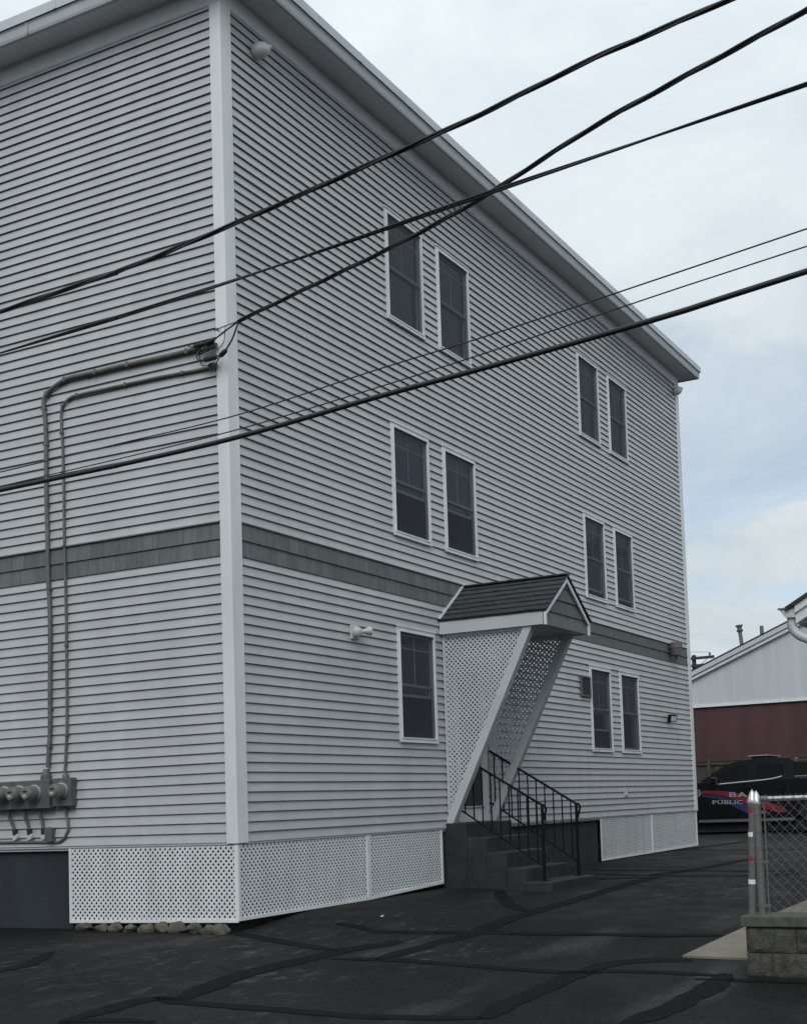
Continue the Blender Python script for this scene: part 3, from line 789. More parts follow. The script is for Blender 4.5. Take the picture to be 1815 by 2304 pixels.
# gable front: green shingle courses
gy_ = cyf+.004
def gw(z):                                              # half width of the gable at height z
    return (za_-.02-z)/(za_-ze)*(cxm-cx0) if z > ze-.02 else (cxm-cx0)
gz = [2.535, 2.72, 2.90, 3.08, 3.225]
for i in range(4):
    z0, z1 = gz[i], gz[i+1]
    n0, n1 = min(gw(z0), .72-.03), min(gw(z1), .69)
    u = -n0; ws = [.16, .2, .14, .19, .17]; q = 0
    poly = [(cxm-n0, z0), (cxm+n0, z0), (cxm+min(n0, gw(z0)), z0), (cxm+n1, z1), (cxm-n1, z1)]
    if i == 0: poly = [(cxm-.69, z0), (cxm+.69, z0), (cxm+.69, 2.70), (cxm+n1, z1), (cxm-n1, z1), (cxm-.69, 2.70)]
    else: poly = [(cxm-n0, z0), (cxm+n0, z0), (cxm+n1, z1), (cxm-n1, z1)]
    mb = MB(); n = len(poly)
    fr_ = [(u_, gy_-.016*(1-(v_-z0)/(z1-z0)) - .004, v_) for u_, v_ in poly]; bk = [(u_, gy_+.01, v_) for u_, v_ in poly]
    mb.add(fr_+bk, [tuple(range(n)), tuple(range(n, 2*n))[::-1]] + [(a, a+n, (a+1) % n+n, (a+1) % n) for a in range(n)])
    mb.build('gable_shingle_course', 'green', can)
# rake boards
for sgn in (-1, 1):
    xe = cx0-.012 if sgn < 0 else cx1+.012
    tx, tz = cxm-xe, za_-ze
    poly = [(xe, ze-.022), (cxm, za_-.022), (cxm, za_-.085), (xe+sgn*-.04, ze-.050), (xe+sgn*-.04, 2.525), (xe, 2.525)]
    if sgn > 0: poly = poly[::-1]
    MB().prism(poly, lambda u, v, w: (u, w, v), gy_-.022, gy_-.048).build('rake_board', 'white', can)
# ceiling
bx((cx0+.022, -.02, 2.55), (cx1-.022, gy_-.001, 2.566), 'ceiling', 'aluminium', can)
# header strips at the wall, braces and lattice sides
for X0, X1, xl, s_ in ((cx0+.03, cx0+.135, cx0+.085, 1), (cx1-.175, cx1-.07, cx1-.12, -1)):
    p = (-1.29, 2.549); q = (-.058, .078); d = Vector((q[0]-p[0], q[1]-p[1])).normalized(); nn = Vector((-d.y, d.x))*.056
    top = [(p[0]+nn.x, p[1]), (p[0]-nn.x, p[1])]
    poly = [(p[0]-.062, p[1]), (p[0]+.062, p[1]), (q[0]+.048, q[1]+.03), (q[0]+.048, q[1]-.022), (q[0]-.050, q[1]-.022)]
    br = MB().prism(poly, lambda u, v, w: (w, u, v), X0, X1).build('brace', 'aluminium', can)
    fnl = (lambda xl: (lambda u, v, w: (xl+w-.005, u, v)))(xl)
    lattice(can, [(-1.22, 2.545), (-.045, .20), (-.045, 2.545)] if True else [], fnl, m='aluminium')
    bx((xl-.025, -.05, .05), (xl+.03, -.022, 2.549), 'wall_strip', 'aluminium', can)
    bx((xl-.016, -1.24, 2.50), (xl+.02, -.05, 2.5495), 'lattice_header', 'eave', can)

# ------------------------------------------------------------------ lights and fittings on the driveway wall
def lamp_flood(name, label, x, z, plate=True, dirv=(.75, -.6, .1), size=1.0, m='lamp'):
    th = thing(name, (x, -.02, z), label, 'wall light')
    if plate:
        o = MB().box((x-.075, -.045, z-.085), (x+.075, .002, z+.085)).build('mounting_plate', m, th)
        md = o.modifiers.new('b', 'BEVEL'); md.width = .012; md.segments = 2
    MB().lathe([(0, .066*size), (.02*size, .07*size), (.05*size, .064*size), (.075*size, .04*size), (.08*size, .003)], (x, -.045 if plate else -.005, z), (0, -1, 0), 18).build('canopy', m, th)
    d = Vector(dirv).normalized(); a = Vector((x+.01, -.06, z+.0)) + d*.05
    MB().tube([Vector((x, -.07, z)), a], .012, 8).build('arm', m, th)
    MB().lathe([(0, .016*size), (.02*size, .022*size), (.04*size, .024*size), (.10*size, .05*size), (.13*size, .058*size), (.133*size, .052*size), (.09*size, .02*size)], a, d, 18).build('shade', m, th)
    return th
lamp_flood('wall_floodlight', 'white floodlight on square plate beside the first floor window', 2.22, 2.35, True, (.8, -.45, .12))
# dome lights under the eave
def eave_light(label, x, z, s=1.0):
    th = thing('eave_floodlight', (x, -.02, z), label, 'wall light')
    MB().lathe([(0, .05*s), (.02*s, .06*s), (.05*s, .055*s), (.055*s, .02)], (x, -.012, z), (0, -1, 0), 16).build('base', 'lamp', th)
    a = Vector((x, -.06, z)); d = Vector((.62, -.55, .42)).normalized()
    MB().lathe([(-.07*s, .03*s), (-.04*s, .07*s), (.02*s, .094*s), (.09*s, .088*s), (.15*s, .055*s), (.16*s, .032*s), (.19*s, .03*s), (.195*s, .02*s)], a, d, 20).build('lamp_head', 'lamp', th)
    return th
eave_light('white floodlight under the eave next to the front corner post', .56, 8.56, .92)
eave_light('white floodlight under the eave at the far corner', 14.60, 8.62, .92)
# barrel wall light on the shingle band
th = thing('barrel_wall_light', (13.6, -.1, 3.08), 'grey barrel shaped wall light on the green band near far corner', 'wall light')
o = (13.60, -.14, 3.02)
MB().lathe([(.02, .07), (.03, .115), (.17, .125)], o, (0, 0, 1), 20).build('glass_bowl', 'bowl', th)
MB().lathe([(.17, .132), (.185, .134), (.20, .13)], o, (0, 0, 1), 20).build('band', 'conduit', th)
MB().lathe([(.20, .13), (.27, .125), (.285, .10), (.288, .01)], o, (0, 0, 1), 20).build('cap', 'meterbox', th)
MB().tube([(13.6, 0, 3.12), (13.6, -.09, 3.08)], .035, 10).build('bracket', 'meterbox', th)
MB().tube([(13.6, -.14, 3.035), (13.6, -.14, 2.99), (13.6, -.10, 2.95)], .03, 10).build('stem', 'meterbox', th)
# little square floodlight
th = thing('square_floodlight', (13.3, -.03, 1.78), 'small dark square floodlight on the wall beyond the last windows', 'wall light')
MB().lathe([(0, .05), (.03, .05), (.035, .02)], (13.34, -.012, 1.76), (0, -1, 0), 14).build('base', 'meterbox', th)
c0 = Vector((13.28, -.12, 1.80)); ax = Vector((-.55, -.75, -.25)).normalized()
MB().bar(c0+ax*.03, c0-ax*.05, .16, .13).build('housing', 'black', th)
MB().bar(c0+ax*.031, c0+ax*.036, .125, .095).build('lens', 'lamp', th)
MB().bar(c0+Vector((0, -.02, .085)), c0+Vector((.08, .02, .10)), .12, .012).build('visor', 'steel', th)
# small pale outlet cover and dark vent box
th = thing('outlet_cover', (10.82, -.02, .40), 'small pale outlet cover low on the driveway wall', 'outlet')
bx((10.75, -.040, .318), (10.90, .002, .482), 'plate', 'lamp', th)
bx((10.80, -.058, .35), (10.85, -.0405, .45), 'cover', 'aluminium', th)
th = thing('vent_cover', (9.2, -.02, 2.15), 'dark square vent panel beside the ground floor double window', 'vent')
vf = MB(); vx0, vx1, vz0, vz1 = 8.98, 9.378, 1.99, 2.335
vf.box((vx0, -.052, vz0), (vx0+.03, .002, vz1)); vf.box((vx1-.03, -.052, vz0), (vx1, .002, vz1))
vf.box((vx0+.03, -.052, vz1-.03), (vx1-.03, .002, vz1)); vf.box((vx0+.03, -.052, vz0), (vx1-.03, .002, vz0+.03)); vf.build('frame', 'meterbox', th)
bx((vx0+.031, -.036, vz0+.031), (vx1-.031, .0, vz1-.031), 'panel', 'found', th)

# ------------------------------------------------------------------ electric meters on the street wall
def meter(X, y, z, parent, r=.088):
    o = MB().lathe([(0, r*1.06), (.022, r*1.06), (.024, r)], (X, y, z), (-1, 0, 0), 24).build('meter_ring', 'steelcap', parent)
    MB().lathe([(.024, r*.97), (.09, r*.93), (.135, r*.84), (.15, r*.70), (.152, .002)], (X, y, z), (-1, 0, 0), 24).build('meter_dome', 'meterglass', o)
    bx((X-.1555, y-.028, z+.012), (X-.1525, y+.028, z+.03), 'display', 'dark', o)
    bx((X-.1550, y-.022, z-.035), (X-.1525, y+.022, z-.012), 'nameplate', 'lamp', o)
bank = thing('meter_bank', (-.08, 2.9, .57), 'long grey electric meter bank on the street side wall', 'electric meter')
bo = MB().box((-.135, 2.42, .418), (.003, 3.72, .728)).build('cabinet', 'meterbox', bank)
md = bo.modifiers.new('b', 'BEVEL'); md.width = .006; md.segments = 2
for y in (3.53, 3.31, 3.09, 2.865, 2.64):
    if y < 3.4: meter(-.136, y-.02, .585, bank)
for y in (2.97, 3.20, 3.42): bx((-.1375, y-.002, .42), (-.135, y+.002, .726), 'cover_seam', 'dark', bank)
single = thing('single_meter', (-.06, 2.28, .58), 'single grey electric meter box right of the meter bank', 'electric meter')
so = MB().box((-.105, 2.13, .432), (.003, 2.405, .738)).build('cabinet', 'meterbox', single)
md = so.modifiers.new('b', 'BEVEL'); md.width = .006; md.segments = 2
meter(-.106, 2.255, .60, single, .084)
# cable hub fittings
MB().lathe([(0, .06), (.05, .06), (.06, .045), (.12, .028)], (-.05, 2.545, .728), (0, 0, 1), 14).build('hub', 'meterbox', bank)
MB().lathe([(0, .035), (.03, .035), (.05, .02)], (-.04, 2.27, .738), (0, 0, 1), 12).build('hub', 'meterbox', single)
def Q8(x, y): return (x*.3162, 760+y*.3162)
def Q8c(x, y): return (x*.4098, 1120+y*.4098)
def MM(x, y): return (x*.1199, 1660+y*.1199)
def wallpath(pts, X): return [onX(*q, X) for q in pts]
c1 = [Q8(1420, 72), Q8(1385, 82), Q8(1180, 132), Q8(960, 180), Q8(830, 208), Q8(720, 236), Q8(600, 262), Q8(490, 287), Q8(420, 325), Q8(350, 380), Q8(318, 428), Q8(312, 480),
      Q8(322, 570), Q8(329, 700), Q8(330, 900), Q8(332, 1100), Q8c(262, 200), Q8c(266, 420), Q8c(276, 683), (113, 1560), (113, 1640), MM(930, 100), MM(918, 300), MM(905, 560)]
c2 = [Q8(1510, 210), Q8(1370, 237), Q8(1150, 277), Q8(970, 316), Q8(740, 366), Q8(580, 401), Q8(510, 422), Q8(458, 470), Q8(438, 530), Q8(440, 640), Q8(447, 760), Q8(451, 900),
      Q8(456, 1100), Q8c(354, 200), Q8c(359, 400), Q8c(365, 683), (151, 1560), (151, 1640), MM(1250, 100), MM(1235, 400), MM(1224, 640)]
for pts, rr_, lab in ((c1, .024, 'thick grey service cable clipped up the street wall to the meter bank'), (c2, .0155, 'thinner grey service cable clipped up the street wall to the single meter')):
    P = spline(wallpath(pts, -.045 if rr_ > .02 else -.035), 6)
    th = thing('service_cable', P[-1], lab, 'cable', 'service cables on the street wall')
    horiz = [p for p in P if p.z > P[0].z-.55 and p.y < 1.95]
    ih = len(horiz)
    MB().tube(P[:ih], rr_, 10).build('weathered_run', 'conduit_brown', th)
    MB().tube(P[ih-1:], rr_, 10).build('upright_run', 'conduit', th)
    for t in list(range(8, len(P)-6, 12)):
        p = P[t]; d = (P[t+1]-P[t-1]).normalized()
        MB().bar(p-d*.012, p+d*.012, rr_*2.25, .045, (1, 0, 0)).build('clip', 'conduit', th)
# lower runs under the meters
for i, (y, lab) in enumerate(((3.03, 'leftmost short drop cable under the meter bank'), (2.81, 'middle short drop cable under the meter bank'), (2.60, 'short drop cable under the bank nearest the grey box'))):
    th = thing('drop_cable', (-.03, y, .1), lab, 'cable', 'short drop cables under the meter bank')
    MB().tube(spline([(-.06, y+.07-.02*i, .418), (-.05, y+.075-.02*i, .33), (-.035, y+.045-.012*i, .25), (-.035, y+.015, .19), (-.04, y, .165)], 6), .018, 8).build('sheath', 'conduit', th)
    MB().lathe([(0, .026), (.06, .026), (.064, .015)], (-.045, y+.005, .20), (0, -.1, -1), 12).build('connector', 'cable', th)
    MB().lathe([(0, .04), (.02, .044), (.035, .036), (.037, .003)], (-.02, y, .115), (-1, 0, 0), 16).build('hub_cover', 'aluminium', th)
th = thing('junction_box', (-.04, 2.49, .13), 'small pale grey junction box under the meters', 'junction box')
bx((-.075, 2.452, .062), (.003, 2.535, .205), 'box', 'conduit', th); bx((-.083, 2.44, .055), (-.0755, 2.545, .212), 'lid', 'meterbox', th)
th = thing('loop_cable', (-.03, 2.3, .08), 'grey cable looping from the single meter to the conduit run at the siding foot', 'cable')
MB().tube(spline([(-.04, 2.28, .432), (-.03, 2.275, .33), (-.03, 2.25, .24), (-.03, 2.26, .16), (-.03, 2.33, .075), (-.03, 2.42, .045), (-.03, 2.55, .05), (-.03, 3.1, .058), (-.03, 4.5, .062)], 7), .016, 8).build('sheath', 'conduit', th)

# ------------------------------------------------------------------ overhead cables
s_ = 1815/1708
def DP(x, y): return (x*s_, y*s_)
PY_ = -17.0                                             # the pole the cables run to, out of frame on the right
ends = {}
def xline(pts, X, ext_l=12.0, tag_=None):
    P = [Vector(onX(*DP(*q), X)) for q in pts]
    a = P[0] + (P[0]-P[1]).normalized()*ext_l; d = P[-1]-P[-2]; n_ = abs((PY_-P[-1].y)/d.y); b = P[-1]+d*n_; b.z = P[-1].z+d.z*n_*.8
    m_ = P[-1]+d*n_*.5
    ends[round(b.z, 3)] = b
    return spline([a]+P+[m_, b], 10)
def twisted(P, r, turns_per_m, th, strands=3, rr=None, off=1.05, mats=('cable',)*3, names=('conductor',)*3):
    lens = [0.0]
    Q = [P[0]]
    for i in range(1, len(P)):                          # resample finely
        n = max(1, int((P[i]-P[i-1]).length/.04))
        for k in range(1, n+1): Q.append(P[i-1].lerp(P[i], k/n))
    for k in range(strands):
        path = []; s = 0
        for i, p in enumerate(Q):
            if i: s += (p-Q[i-1]).length
            d = (Q[min(i+1, len(Q)-1)]-Q[max(0, i-1)]).normalized(); a = d.cross(Vector((0, 0, 1))).normalized(); b = a.cross(d)
            t = 2*math.pi*(s*turns_per_m + k/strands); path.append(p + (a*math.cos(t)+b*math.sin(t))*r*off)
        MB().tube(path, r, 6).build(names[k], mats[k], th)
CX_ = -2.5
P = xline([(0, 660), (250, 575), (500, 472), (750, 362), (1000, 250), (1250, 127), (1545, -2)], CX_)
twisted(P, .0105, .55, thing('overhead_cable', P[0], 'topmost thick twisted overhead cable crossing the building corner', 'cable', 'overhead street cables'))
P = xline([(0, 748), (250, 672), (500, 592), (750, 507), (1050, 403), (1300, 318), (1708, 178)], CX_)
th = thing('overhead_cable', P[0], 'overhead cable with a thin companion strand, running behind the service drop', 'cable', 'overhead street cables')
twisted(P, .0085, .16, th, 2)
P = xline([(0, 1000), (250, 940), (505, 878), (800, 782), (1050, 705), (1400, 588), (1708, 484)], CX_)
th = thing('overhead_cable', P[0], 'upper of the two thin wires below the service drop', 'cable', 'overhead street cables')
MB().tube(P, .0052, 6).build('wire', 'cable', th)
P = xline([(0, 1030), (250, 972), (505, 909), (800, 820), (1050, 740), (1400, 622), (1708, 521)], CX_)
th = thing('overhead_cable', P[0], 'lower of the two thin wires, just above the thick black cable', 'cable', 'overhead street cables')
MB().tube(P, .0048, 6).build('wire', 'cable', th)
P = xline([(0, 1038), (250, 985), (505, 925), (800, 840), (1050, 772), (1400, 672), (1708, 574)], CX_-.05)
th = thing('overhead_cable', P[0], 'lowest and thickest black overhead cable', 'cable', 'overhead street cables')
MB().tube(P, .0195, 10).build('sheath', 'cable', th)
# the service drop to the corner of the building
sp = [(505, 680), (640, 615), (800, 538), (930, 470), (1050, 400), (1250, 272), (1400, 188), (1708, 20), (1900, -90)]
P = []
for i, q in enumerate(sp):
    X = -.20 + (CX_+.20)*min(1.25, (q[0]-505)/1203)
    P.append(Vector(onX(*DP(*q), X)))
e_ = P[-1]; d_ = (P[-1]-P[-2]).normalized(); L_ = abs(PY_-e_.y)/abs(d_.y)
far_ = [e_+d_*L_*t for t in (.1, .35, .7, 1.0)]
for t_, v_ in zip((.1, .35, .7, 1.0), far_): v_.x = e_.x+(CX_-e_.x)*t_; v_.z = e_.z+d_.z*L_*t_*(1-.25*t_)
P += far_; ends['drop'] = P[-1]
P = spline(P, 10)
drop = thing('service_drop', P[0], 'twisted service drop cable running to splices at the corner post', 'cable')
twisted(P, .0105, .5, drop)
def Zc(x, y, X=-.1): return Vector(onX(380+x*.19906, 640+y*.19906, X))
fan = P[0]
MB().tube(spline([fan, Zc(640, 468, -.12), Zc(590, 490, -.08), Zc(540, 498, -.03)], 6), .006, 6).build('messenger', 'steel', drop)
MB().tube(spline([Zc(560, 500, -.05), Zc(530, 512, -.02), Zc(515, 520, 0.01)], 4), .008, 6).build('wall_hook', 'steel', drop)
MB().tube(spline([fan, Zc(700, 480, -.16), Zc(600, 555, -.13), Zc(505, 630, -.12)], 6), .0085, 6).build('conductor', 'cable', drop)
MB().tube(spline([fan, Zc(760, 500, -.2), Zc(715, 620, -.18), Zc(645, 740, -.16)], 6), .0085, 6).build('conductor', 'cable', drop)
MB().tube(spline([Zc(640, 468, -.12), Zc(635, 560, -.12), Zc(620, 650, -.12), Zc(560, 720, -.12), Zc(470, 745, -.1)], 6), .005, 6).build('neutral', 'steel', drop)
def splice(a, b, r=.028): MB().lathe([(0, r*.6), (.02, r), ((Vector(b)-Vector(a)).length-.02, r), ((Vector(b)-Vector(a)).length, r*.6)], a, Vector(b)-Vector(a), 10).build('splice', 'cable', drop)
splice(Zc(510, 625, -.12), Zc(410, 675, -.11)); splice(Zc(400, 670, -.11), Zc(285, 705, -.10))
splice(Zc(650, 740, -.16), Zc(575, 815, -.15), .026); splice(Zc(545, 815, -.14), Zc(400, 855, -.12), .028)
for pts in ([(285, 705), (235, 705), (222, 690), (270, 665), (350, 650), (420, 640)], [(575, 815), (545, 880), (520, 950), (490, 980), (462, 960), (470, 920)],
            [(400, 680), (345, 740), (315, 800), (330, 850), (370, 868), (430, 860)], [(420, 700), (360, 745), (345, 790), (360, 850), (410, 865)],
            [(545, 815), (575, 800)], [(345, 790), (355, 870), (385, 915), (440, 915), (470, 900)], [(330, 800), (400, 770), (470, 740), (530, 700)]):
    MB().tube(spline([Zc(x, y, -.10-.015*math.sin(x)) for x, y in pts], 6), .0065, 6).build('jumper', 'cable', drop)
MB().lathe([(0, .018), (.03, .03), (.15, .034), (.17, .02)], Zc(545, 680, -.07), Zc(400, 720, -.07)-Zc(545, 680, -.07), 12).build('cable_head', 'conduit', drop)
MB().lathe([(0, .012), (.02, .032), (.09, .032), (.1, .02)], Zc(545, 905, -.05), Zc(440, 930, -.05)-Zc(545, 905, -.05), 12).build('cable_head', 'conduit', drop)

# ------------------------------------------------------------------ block wall, gate posts, chain link fence
WX0, WX1 = -.40, -.10; WY = -5.285; ZC = -.657
bw = thing('block_wall', (-.25, -6.3, -1.15), 'low split-face concrete block wall with flat cap under the chain link fence', 'wall')
def rough_block(y0, y1, z0, z1):
    mb = MB(); n, mz = max(4, int(abs(y1-y0)/.03)), 7; vs = []
    for j in range(mz+1):
        for i in range(n+1):
            y = y0+(y1-y0)*i/n; z = z0+(z1-z0)*j/mz
            e = 0 if (i in (0, n) or j in (0, mz)) else .012+.016*mnoise.noise(Vector((y*14, z*14, 3)))+.008*mnoise.noise(Vector((y*40, z*40, 7)))
            vs.append((WX0-e, y, z))
    fs = [(j*(n+1)+i, j*(n+1)+i+1, (j+1)*(n+1)+i+1, (j+1)*(n+1)+i) for j in range(mz) for i in range(n)]
    mb.add(vs, fs)
    mb.add([(WX0, y0, z0), (WX1, y0, z0), (WX1, y0, z1), (WX0, y0, z1), (WX0, y1, z0), (WX1, y1, z0), (WX1, y1, z1), (WX0, y1, z1)],
           [(0, 1, 2, 3), (4, 7, 6, 5), (1, 5, 6, 2), (0, 4, 5, 1), (3, 2, 6, 7)])
    mb.build('block', 'block', bw, smooth=True)
for r_, (z0, z1, off) in enumerate(((-1.34, -1.148, .40), (-1.142, -.948, .20), (-.942, -.748, .40))):
    y = WY
    ln = off
    while y > -8.6:
        rough_block(y, y-ln+.006, z0, z1); y -= ln; ln = .40
bx((WX0+.012, WY-.01, -1.35), (WX1-.01, -8.6, -.744), 'mortar_core', 'mortar', bw)
y = WY+.035
while y > -8.6:
    o = bx((WX0-.03, y, ZC-.085), (WX1+.03, y-.60, ZC), 'cap_stone', 'cap', bw); md = o.modifiers.new('b', 'BEVEL'); md.width = .008; md.segments = 2
    y -= .604

def VV(x, y): return (1640+x*.14755, 1760+y*.14755)
FX = -.25
def fencepost(name, label, pb, pt, r, bands=()):
    b = Vector(onX(*VV(*pb), FX)); t = Vector(onX(*VV(*pt), FX)); b.z = ZC-.002
    th = thing(name, b, label, 'post', 'posts at the end of the chain link fence')
    MB().tube([b, t-Vector((0, 0, .085))], r, 16).build('pipe', 'steel', th)
    d = (t-b).normalized(); q = t-d*.11
    MB().lathe([(0, r*1.12), (.035, r*1.14), (.04, r*1.02), (.065, r*.85), (.09, r*.5), (.105, r*.12), (.108, .001)], q, d, 16).build('cap', 'steelcap', th)
    MB().lathe([(0, r*1.08), (.028, r*1.08)], q-d*.03, d, 16).build('cap_collar', 'steel', th)
    for h, m in bands:
        z = b + d*h
        MB().lathe([(0, r*1.03), (.033, r*1.03)], z, d, 16).build('tape_band', m, th)
    return b, t, d, r, th
hA = lambda py: None
bA, tA, dA, rA, thA = fencepost('gate_post', 'grey steel gate post with red and white tape bands', (350, 2010), (342, 105), .0315, ())
hh = (tA-bA).length
for py, m in ((430, 'redtape'), (795, 'whitetape'), (1160, 'redtape'), (1515, 'whitetape')):
    h = (2010-py)/(2010-105)*hh
    MB().lathe([(0, rA*1.035), (.036, rA*1.035)], bA+dA*(h-.018), dA, 16).build('tape_band', m, thA)
bB, tB, dB, rB, thB = fencepost('terminal_post', 'leaning grey steel terminal post right of the taped gate post', (505, 2010), (402, 122), .0315)
fen = thing('chain_link_fence', (FX, -6.5, ZC), 'galvanised chain link fence standing on the block wall', 'fence')
ztop = onX(*VV(800, 245), FX)[2]
y_s = tB.y-.05
MB().tube([(FX+.0, y_s, ztop), (FX, -8.6, ztop)], .0185, 12).build('top_rail', 'steelcap', fen)
MB().lathe([(0, .024), (.06, .024), (.062, .002)], (FX, y_s+.01, ztop), (0, -1, 0), 12).build('rail_end', 'steel', fen)
tb0 = Vector(onX(*VV(520, 200), FX)); tb1 = Vector(onX(*VV(610, 2000), FX))
MB().bar(tb1, tb0, .006, .022, (1, 0, 0)).build('tension_bar', 'steel', fen)
for py in (460, 1215, 1880, 300):
    a = bB.lerp(tB, (2010-py)/(2010-122)); e = tb1.lerp(tb0, (2000-py)/1800)
    MB().lathe([(0, rB*1.12), (.024, rB*1.12)], a-dB*.012, dB, 14).build('tension_band', 'steel', fen)
    MB().bar(a+Vector((0, -rB, 0)), Vector((FX, e.y-.012, a.z)), .02, .02).build('band_tongue', 'steel', fen)
# mesh: two families of zig-zag wires approximated by crossing diagonals, knuckled at the top
mesh = MB(); pitch = .081; zb, zt = ZC+.012, ztop+.035
def edge_y(z): return tb1.lerp(tb0, (z-tb1.z)/(tb0.z-tb1.z)).y
for fam in (1, -1):
    for i in range(-16, 46):
        y0 = -5.36 - i*pitch
        p = (zb, y0); L_ = (zt-zb)
        pts = []
        nseg = int(L_/pitch*2)+1
        for k in range(nseg+1):
            z = min(zt, zb+k*pitch/2); y = y0 - fam*(z-zb)*.98
            if y > edge_y(z)-.004 or y < -8.6: 
                if len(pts) > 1: mesh.tube(pts, .0016, 4, False)
                pts = []; continue
            xo = .0035*(1 if (k % 2 == 0) else -1)*fam
            pts.append((FX-.024+xo, y, z))
        if len(pts) > 1: mesh.tube(pts, .0016, 4, False)
mesh.smooth = False
tag(mesh.build('wire_mesh', 'wire', fen), kind='stuff')
MB().tube([(FX, -7.95, ZC), (FX, -7.95, ztop+.01)], .024, 12).build('line_post', 'steel', fen)

# ------------------------------------------------------------------ neighbour house at the right edge (eave, gutter, downspout)
def N2(x, y): return (1560+x*.1493, 1300+y*.1493)
HX = 3.6                                                # plane of its gable end
nh = thing('neighbour_house', (8, -9, -.9), 'white trimmed neighbour house at the right edge, only eave and downspout showing', 'house')
def hp(x, y, X=HX): return Vector(onX(*N2(x, y), X))
e0 = hp(1500, 430); e1 = hp(1708, 290)
sl = (e1.z-e0.z)/(e1.y-e0.y)                             # rake slope
zf = hp(1540, 520).z; ye = hp(1525, 520).y
yr = ye-4.2; zr = e0.z + sl*(yr-e0.y)
# roof slabs
for s0, s1 in ((ye+.10, yr), (2*yr-ye-.10, yr)):
    za0 = zr - abs(sl)*abs(s0-yr)
    MB().prism([(s0, za0), (yr, zr), (yr, zr+.05), (s0, za0+.04)], lambda u, v, w: (w, u, v), HX-.06, HX+9).build('roof_slope', 'roof', nh)
# double rake boards
for dz0, dz1, dxx in ((-.085, -.002, -.03), (-.20, -.0875, 0)):
    za0 = zr - abs(sl)*abs(ye-yr)
    MB().prism([(ye, za0+dz0), (yr, zr+dz0), (yr, zr+dz1), (ye, za0+dz1)], lambda u, v, w: (w, u, v), HX+dxx, HX+dxx+.04).build('rake_board', 'white', nh)
za0 = zr - abs(sl)*abs(ye-yr)
bx((HX+.04, ye-.004, za0-.20), (HX+9, ye-.025, za0-.006), 'fascia', 'white', nh)
MB().add([(HX+.04, ye-.03, za0-.19), (HX+9, ye-.03, za0-.19), (HX+9, ye-.45, za0-.19), (HX+.04, ye-.45, za0-.19)], [(0, 1, 2, 3)]).build('soffit', 'aluminium', nh)
MB().prism([(ye-.40, -1.3), (2*yr-ye+.4, -1.3), (2*yr-ye+.4, za0-.15), (yr, zr-.12), (ye-.40, za0-.15)], lambda u, v, w: (w, u, v), HX+.30, HX+9).build('wall', 'barnwhite', nh)
# gutter (K profile), its end cap facing the street
ga = hp(1285, 478); gb = hp(1510, 458); gc = hp(1528, 595); gd = hp(1385, 603); ge = hp(1330, 545)
prof = [(ga.y, ga.z), (gb.y, gb.z), (gc.y, gc.z), (gd.y, gd.z), (ge.y, ge.z)]
MB().prism(prof, lambda u, v, w: (w, u, v), HX-.02, HX+9).build('gutter', 'aluminium', nh)
MB().prism([(ga.y+.012, ga.z-.012), (ga.y+.012, ga.z+.010), (gb.y, gb.z+.010), (gb.y, gb.z-.004)], lambda u, v, w: (w, u, v), HX-.03, HX-.0205).build('gutter_end_cap', 'steel', nh)
ds = [hp(1457, 590), hp(1457, 680), hp(1475, 760), hp(1540, 840), hp(1620, 885), hp(1720, 925), hp(1900, 985), hp(1960, 1040), hp(1965, 1200), hp(1965, 2600)]
dsp = spline(ds, 5); mb = MB()
w2 = (hp(1525, 640)-hp(1390, 640)).length/2
mb.tube([p + Vector((.06, 0, 0)) for p in dsp], w2*1.05, 10); mb.build('downspout', 'aluminium', nh)
for i in range(5, 20, 2):
    p = dsp[i] + Vector((.06, 0, 0)); d = (dsp[i+1]-dsp[i-1]).normalized()
    MB().lathe([(0, w2*1.08), (.006, w2*1.10), (.012, w2*1.08)], p, d, 10).build('elbow_rib', 'aluminium', nh)

# ------------------------------------------------------------------ white and red building behind
BX = 28.0
def bp(x, y, X=BX): return onX(*N2(x, y), X)
bn = thing('white_red_building', (BX+5, -4, -.7), 'long white and red building with low gable roof behind the pickup truck', 'building')
r0 = bp(0, 1540); r1 = bp(1420, 815)                     # underside of the rake
sl = (r1[2]-r0[2])/(r1[1]-r0[1]); yl = 6.0; ypk = -7.0
zl = r0[2] + sl*(yl-r0[1]); zp = r0[2]+sl*(ypk-r0[1]); yrr = 2*ypk-yl
zred = onX(1690, 1582, BX)[2]
MB().prism([(yl, -.9), (yrr, -.9), (yrr, zred-.03), (yl, zred-.03)], lambda u, v, w: (w, u, v), BX+.05, BX+14).build('lower_wall', 'barnred', bn)
MB().prism([(yl, zred+.05), (yrr, zred+.05), (yrr, zl), (ypk, zp), (yl, zl)], lambda u, v, w: (w, u, v), BX, BX+14).build('gable_wall', 'barnwhite', bn)
bx((BX-.03, yl, zred-.03), (BX+.045, yrr, zred+.05), 'trim_strip', 'white', bn)
ribs = MB(); y = yl
while y > yrr:
    zt_ = zl + abs(sl)*(abs(yl-ypk)-abs(y-ypk)); ribs.box((BX-.003, y-.010, zred+.05), (BX-.0005, y+.010, zt_-.01)); y -= .16
tag(ribs.build('wall_ribs', 'barnwhite', bn), kind='stuff')
hgt = bp(0, 1410)[2]-r0[2]
for a, b, dxx, m in ((0, .42, 0.0, 'white'), (.42, .98, -.06, 'aluminium')):
    for ya, yb in ((yl+.25, ypk), (yrr-.25, ypk)):
        z_a = zp-abs(sl)*abs(ya-ypk)
        MB().prism([(ya, z_a+hgt*a), (ypk, zp+hgt*a), (ypk, zp+hgt*b-.01), (ya, z_a+hgt*b-.01)], lambda u, v, w: (w, u, v), BX-.12+dxx, BX-.005).build('rake_board', m, bn)
